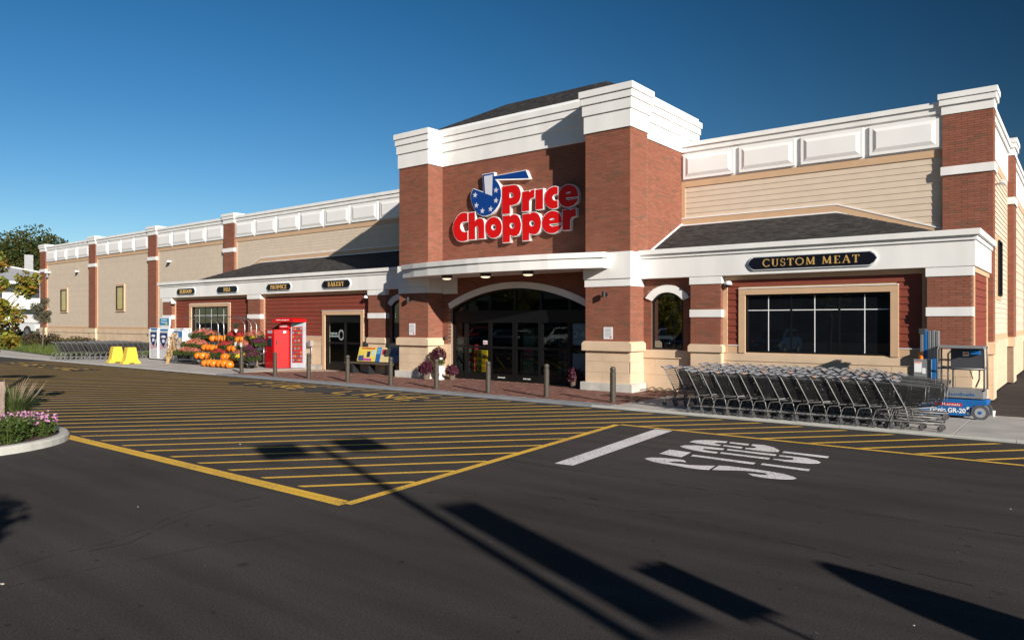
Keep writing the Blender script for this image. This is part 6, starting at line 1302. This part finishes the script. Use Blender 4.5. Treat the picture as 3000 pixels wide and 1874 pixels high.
a = Vector((sx,sy,0))-PERP*.19; b = Vector((sx,sy,0))+PERP*.19; o_ = -SH*.03; nn = SH*.004; MB().hex8([Vector((p.x,p.y,z))+o_+q for z in (2.55,3.05) for p, q in ((a,-nn),(b,-nn),(b,nn),(a,nn))]).build('sign_plate', m_bl, t)
fx, fy = caster(-1.90, 6.88, 2.5)  # added flag shape, its outline chosen to cast the pointed foreground shadow
t = empty('flag_shadow_caster', (fx,fy,ZR), 'unseen flag shape right of the camera, added to cast the pointed shadow', 'flag'); MB().tube([(fx,fy,ZR),(fx,fy,2.0),(fx+PERP.x*.05,fy+PERP.y*.05,2.4),(fx+PERP.x*.14,fy+PERP.y*.14,2.52)], .014, 6).build('pole', m_pole, t)
pts = [(.0,2.5),(.06,2.53),(.14,2.52),(.24,2.35),(.32,2.1),(.36,1.8),(.36,.6),(-.38,.6),(-.38,1.75),(-.28,2.1),(-.15,2.35)]; mb = MB(); n_ = len(pts); mb.add([(fx+PERP.x*q+o.x, fy+PERP.y*q+o.y, z) for o in (SH*.0, SH*.006) for q, z in pts], [tuple(range(n_)), tuple(range(n_,2*n_))[::-1]]+[(i,(i+1)%n_,n_+(i+1)%n_,n_+i) for i in range(n_)]); mb.build('cloth', M('flag_cloth', (.35,.04,.05), .8), t)
tx, ty = caster(-9.42, 1.85, 3.6)
tree('parking_tree', tx, ty, ZR, 4.9, 1.25, 3.4, m_leaf_mid, 9000, .14, 'leafy parking lot tree behind the camera', 1.2, .08, 22, .7, cr_scale=(.35,.5))
# ------------------------------------------------------------------ parked cars and trees mirrored in the glass
def car(x, y, rz, col, label, suv=False):
    t = empty('parked_car', (0,0,0), label, 'car', 'cars parked behind the camera'); pm_ = M('car_paint', col, .25, var=.03, coat=.8); hh = .25 if suv else 0; Lc = 2.25
    a1 = [(-1.38+.38*math.cos(math.pi*k/7), .34+.38*math.sin(math.pi*k/7)) for k in range(8)][::-1]; a2 = [(1.38+.38*math.cos(math.pi*k/7), .34+.38*math.sin(math.pi*k/7)) for k in range(8)][::-1]
    extrude_body([(-Lc,.35)]+a1+a2+[(Lc,.35),(Lc+.03,.6),(Lc-.15,.78+hh*.5),(1.1,.95+hh*.6),(-1.9,1.0+hh*.6),(-Lc+.02,.9+hh*.5),(-Lc-.02,.6)], 1.78).build('body', pm_, t, bevel=.06)
    rb = -1.9 if suv else -1.35; mb = MB(); mb.prism([(-2.0 if suv else -1.75,.95+hh*.6),(rb,1.42+hh),(.1,1.45+hh),(.35,1.40+hh),(1.15,.93+hh*.6)], 'y', -.72, .72); c_ = mb.build('cabin', pm_, t, bevel=.06)
    for s in (-1,1): MB().prism([(rb-.1,1.02+hh*.6),(rb+.08,1.34+hh),(.2,1.36+hh),(.85,1.02+hh*.6)], 'y', s*.722, s*.735).build('side_window', m_cglass, c_)
    MB().hex8([(.42,-.62,1.36+hh),(1.12,-.66,.98+hh*.6),(1.12,.66,.98+hh*.6),(.42,.62,1.36+hh),(.45,-.62,1.39+hh),(1.16,-.66,1.0+hh*.6),(1.16,.66,1.0+hh*.6),(.45,.62,1.39+hh)]).build('windscreen', m_cglass, c_)
    for (wx, s) in ((-1.38,-1),(-1.38,1),(1.38,-1),(1.38,1)): wheel(t, wx, s*.80, .32, .2)
    for s in (-1,1): BX(Lc-.06,s*.66-.18,.62,Lc+.03,s*.66+.18,.74).build('headlight', m_whitep, t); BX(-Lc-.02,s*.7-.14,.66,-Lc+.04,s*.7+.14,.80).build('tail_light', m_tail, t)
    t.location = (x,y,ZR); t.rotation_euler = (0,0,rz)
cols = [((.03,.05,.09),'navy'),((.45,.45,.46),'silver'),((.02,.02,.022),'black'),((.30,.02,.02),'dark red'),((.60,.60,.58),'white'),((.10,.12,.13),'grey'),((.04,.09,.16),'blue'),((.35,.33,.28),'beige')]
for i in range(11):
    c, nm = cols[(i*3) % 8]; car(-46+3.0*i+random.uniform(-.15,.15), -7.5+random.uniform(-.3,.3), R(90 if i % 3 else -90), c, '%s car, %s from the left in the row behind the camera' % (nm, ORD[i]), i % 3 == 1)
for i, (x, y, h) in enumerate(((-44,-15,7),(-33,-16,6.5),(-24,-14,6),(-15,-16,7.5),(-5,-17,7),(8,-20,8))):
    tree('lot_tree', x, y, ZR, h, h*.36, h*.62, m_leaf_mid if i % 2 else m_leaf_yel, 2600, .3, '%s tree from the left along the far side of the car park' % ORD[i], 1.15, .12, 16, .8, 'trees along the far side of the car park', (.28,.45), .1)
tree('lot_tree', -23.2, -3.6, ZR, 5.2, 1.7, 3.4, m_leaf_yel, 3000, .2, 'yellow-green tree in the nearer parking island behind the camera', 1.2, .08, 18, .8, 'trees along the far side of the car park', (.28,.45), .1)
bb = empty('far_shop', (-30,-48,0), 'low tan shop across the car park behind the camera', 'building'); BX(-75,-56,ZR,5,-46,4.6).build('wall', M('shop_tan', (.42,.34,.25), .8), bb); BX(-75.4,-56.4,4.6,5.4,-45.4,5.3).build('roof', M('shop_roof', (.16,.14,.13), .8), bb)
for k in range(12): BX(-72+6.3*k,-45.99,.9,-68.5+6.3*k,-45.95,3.2).build('window', m_hwin, bb)
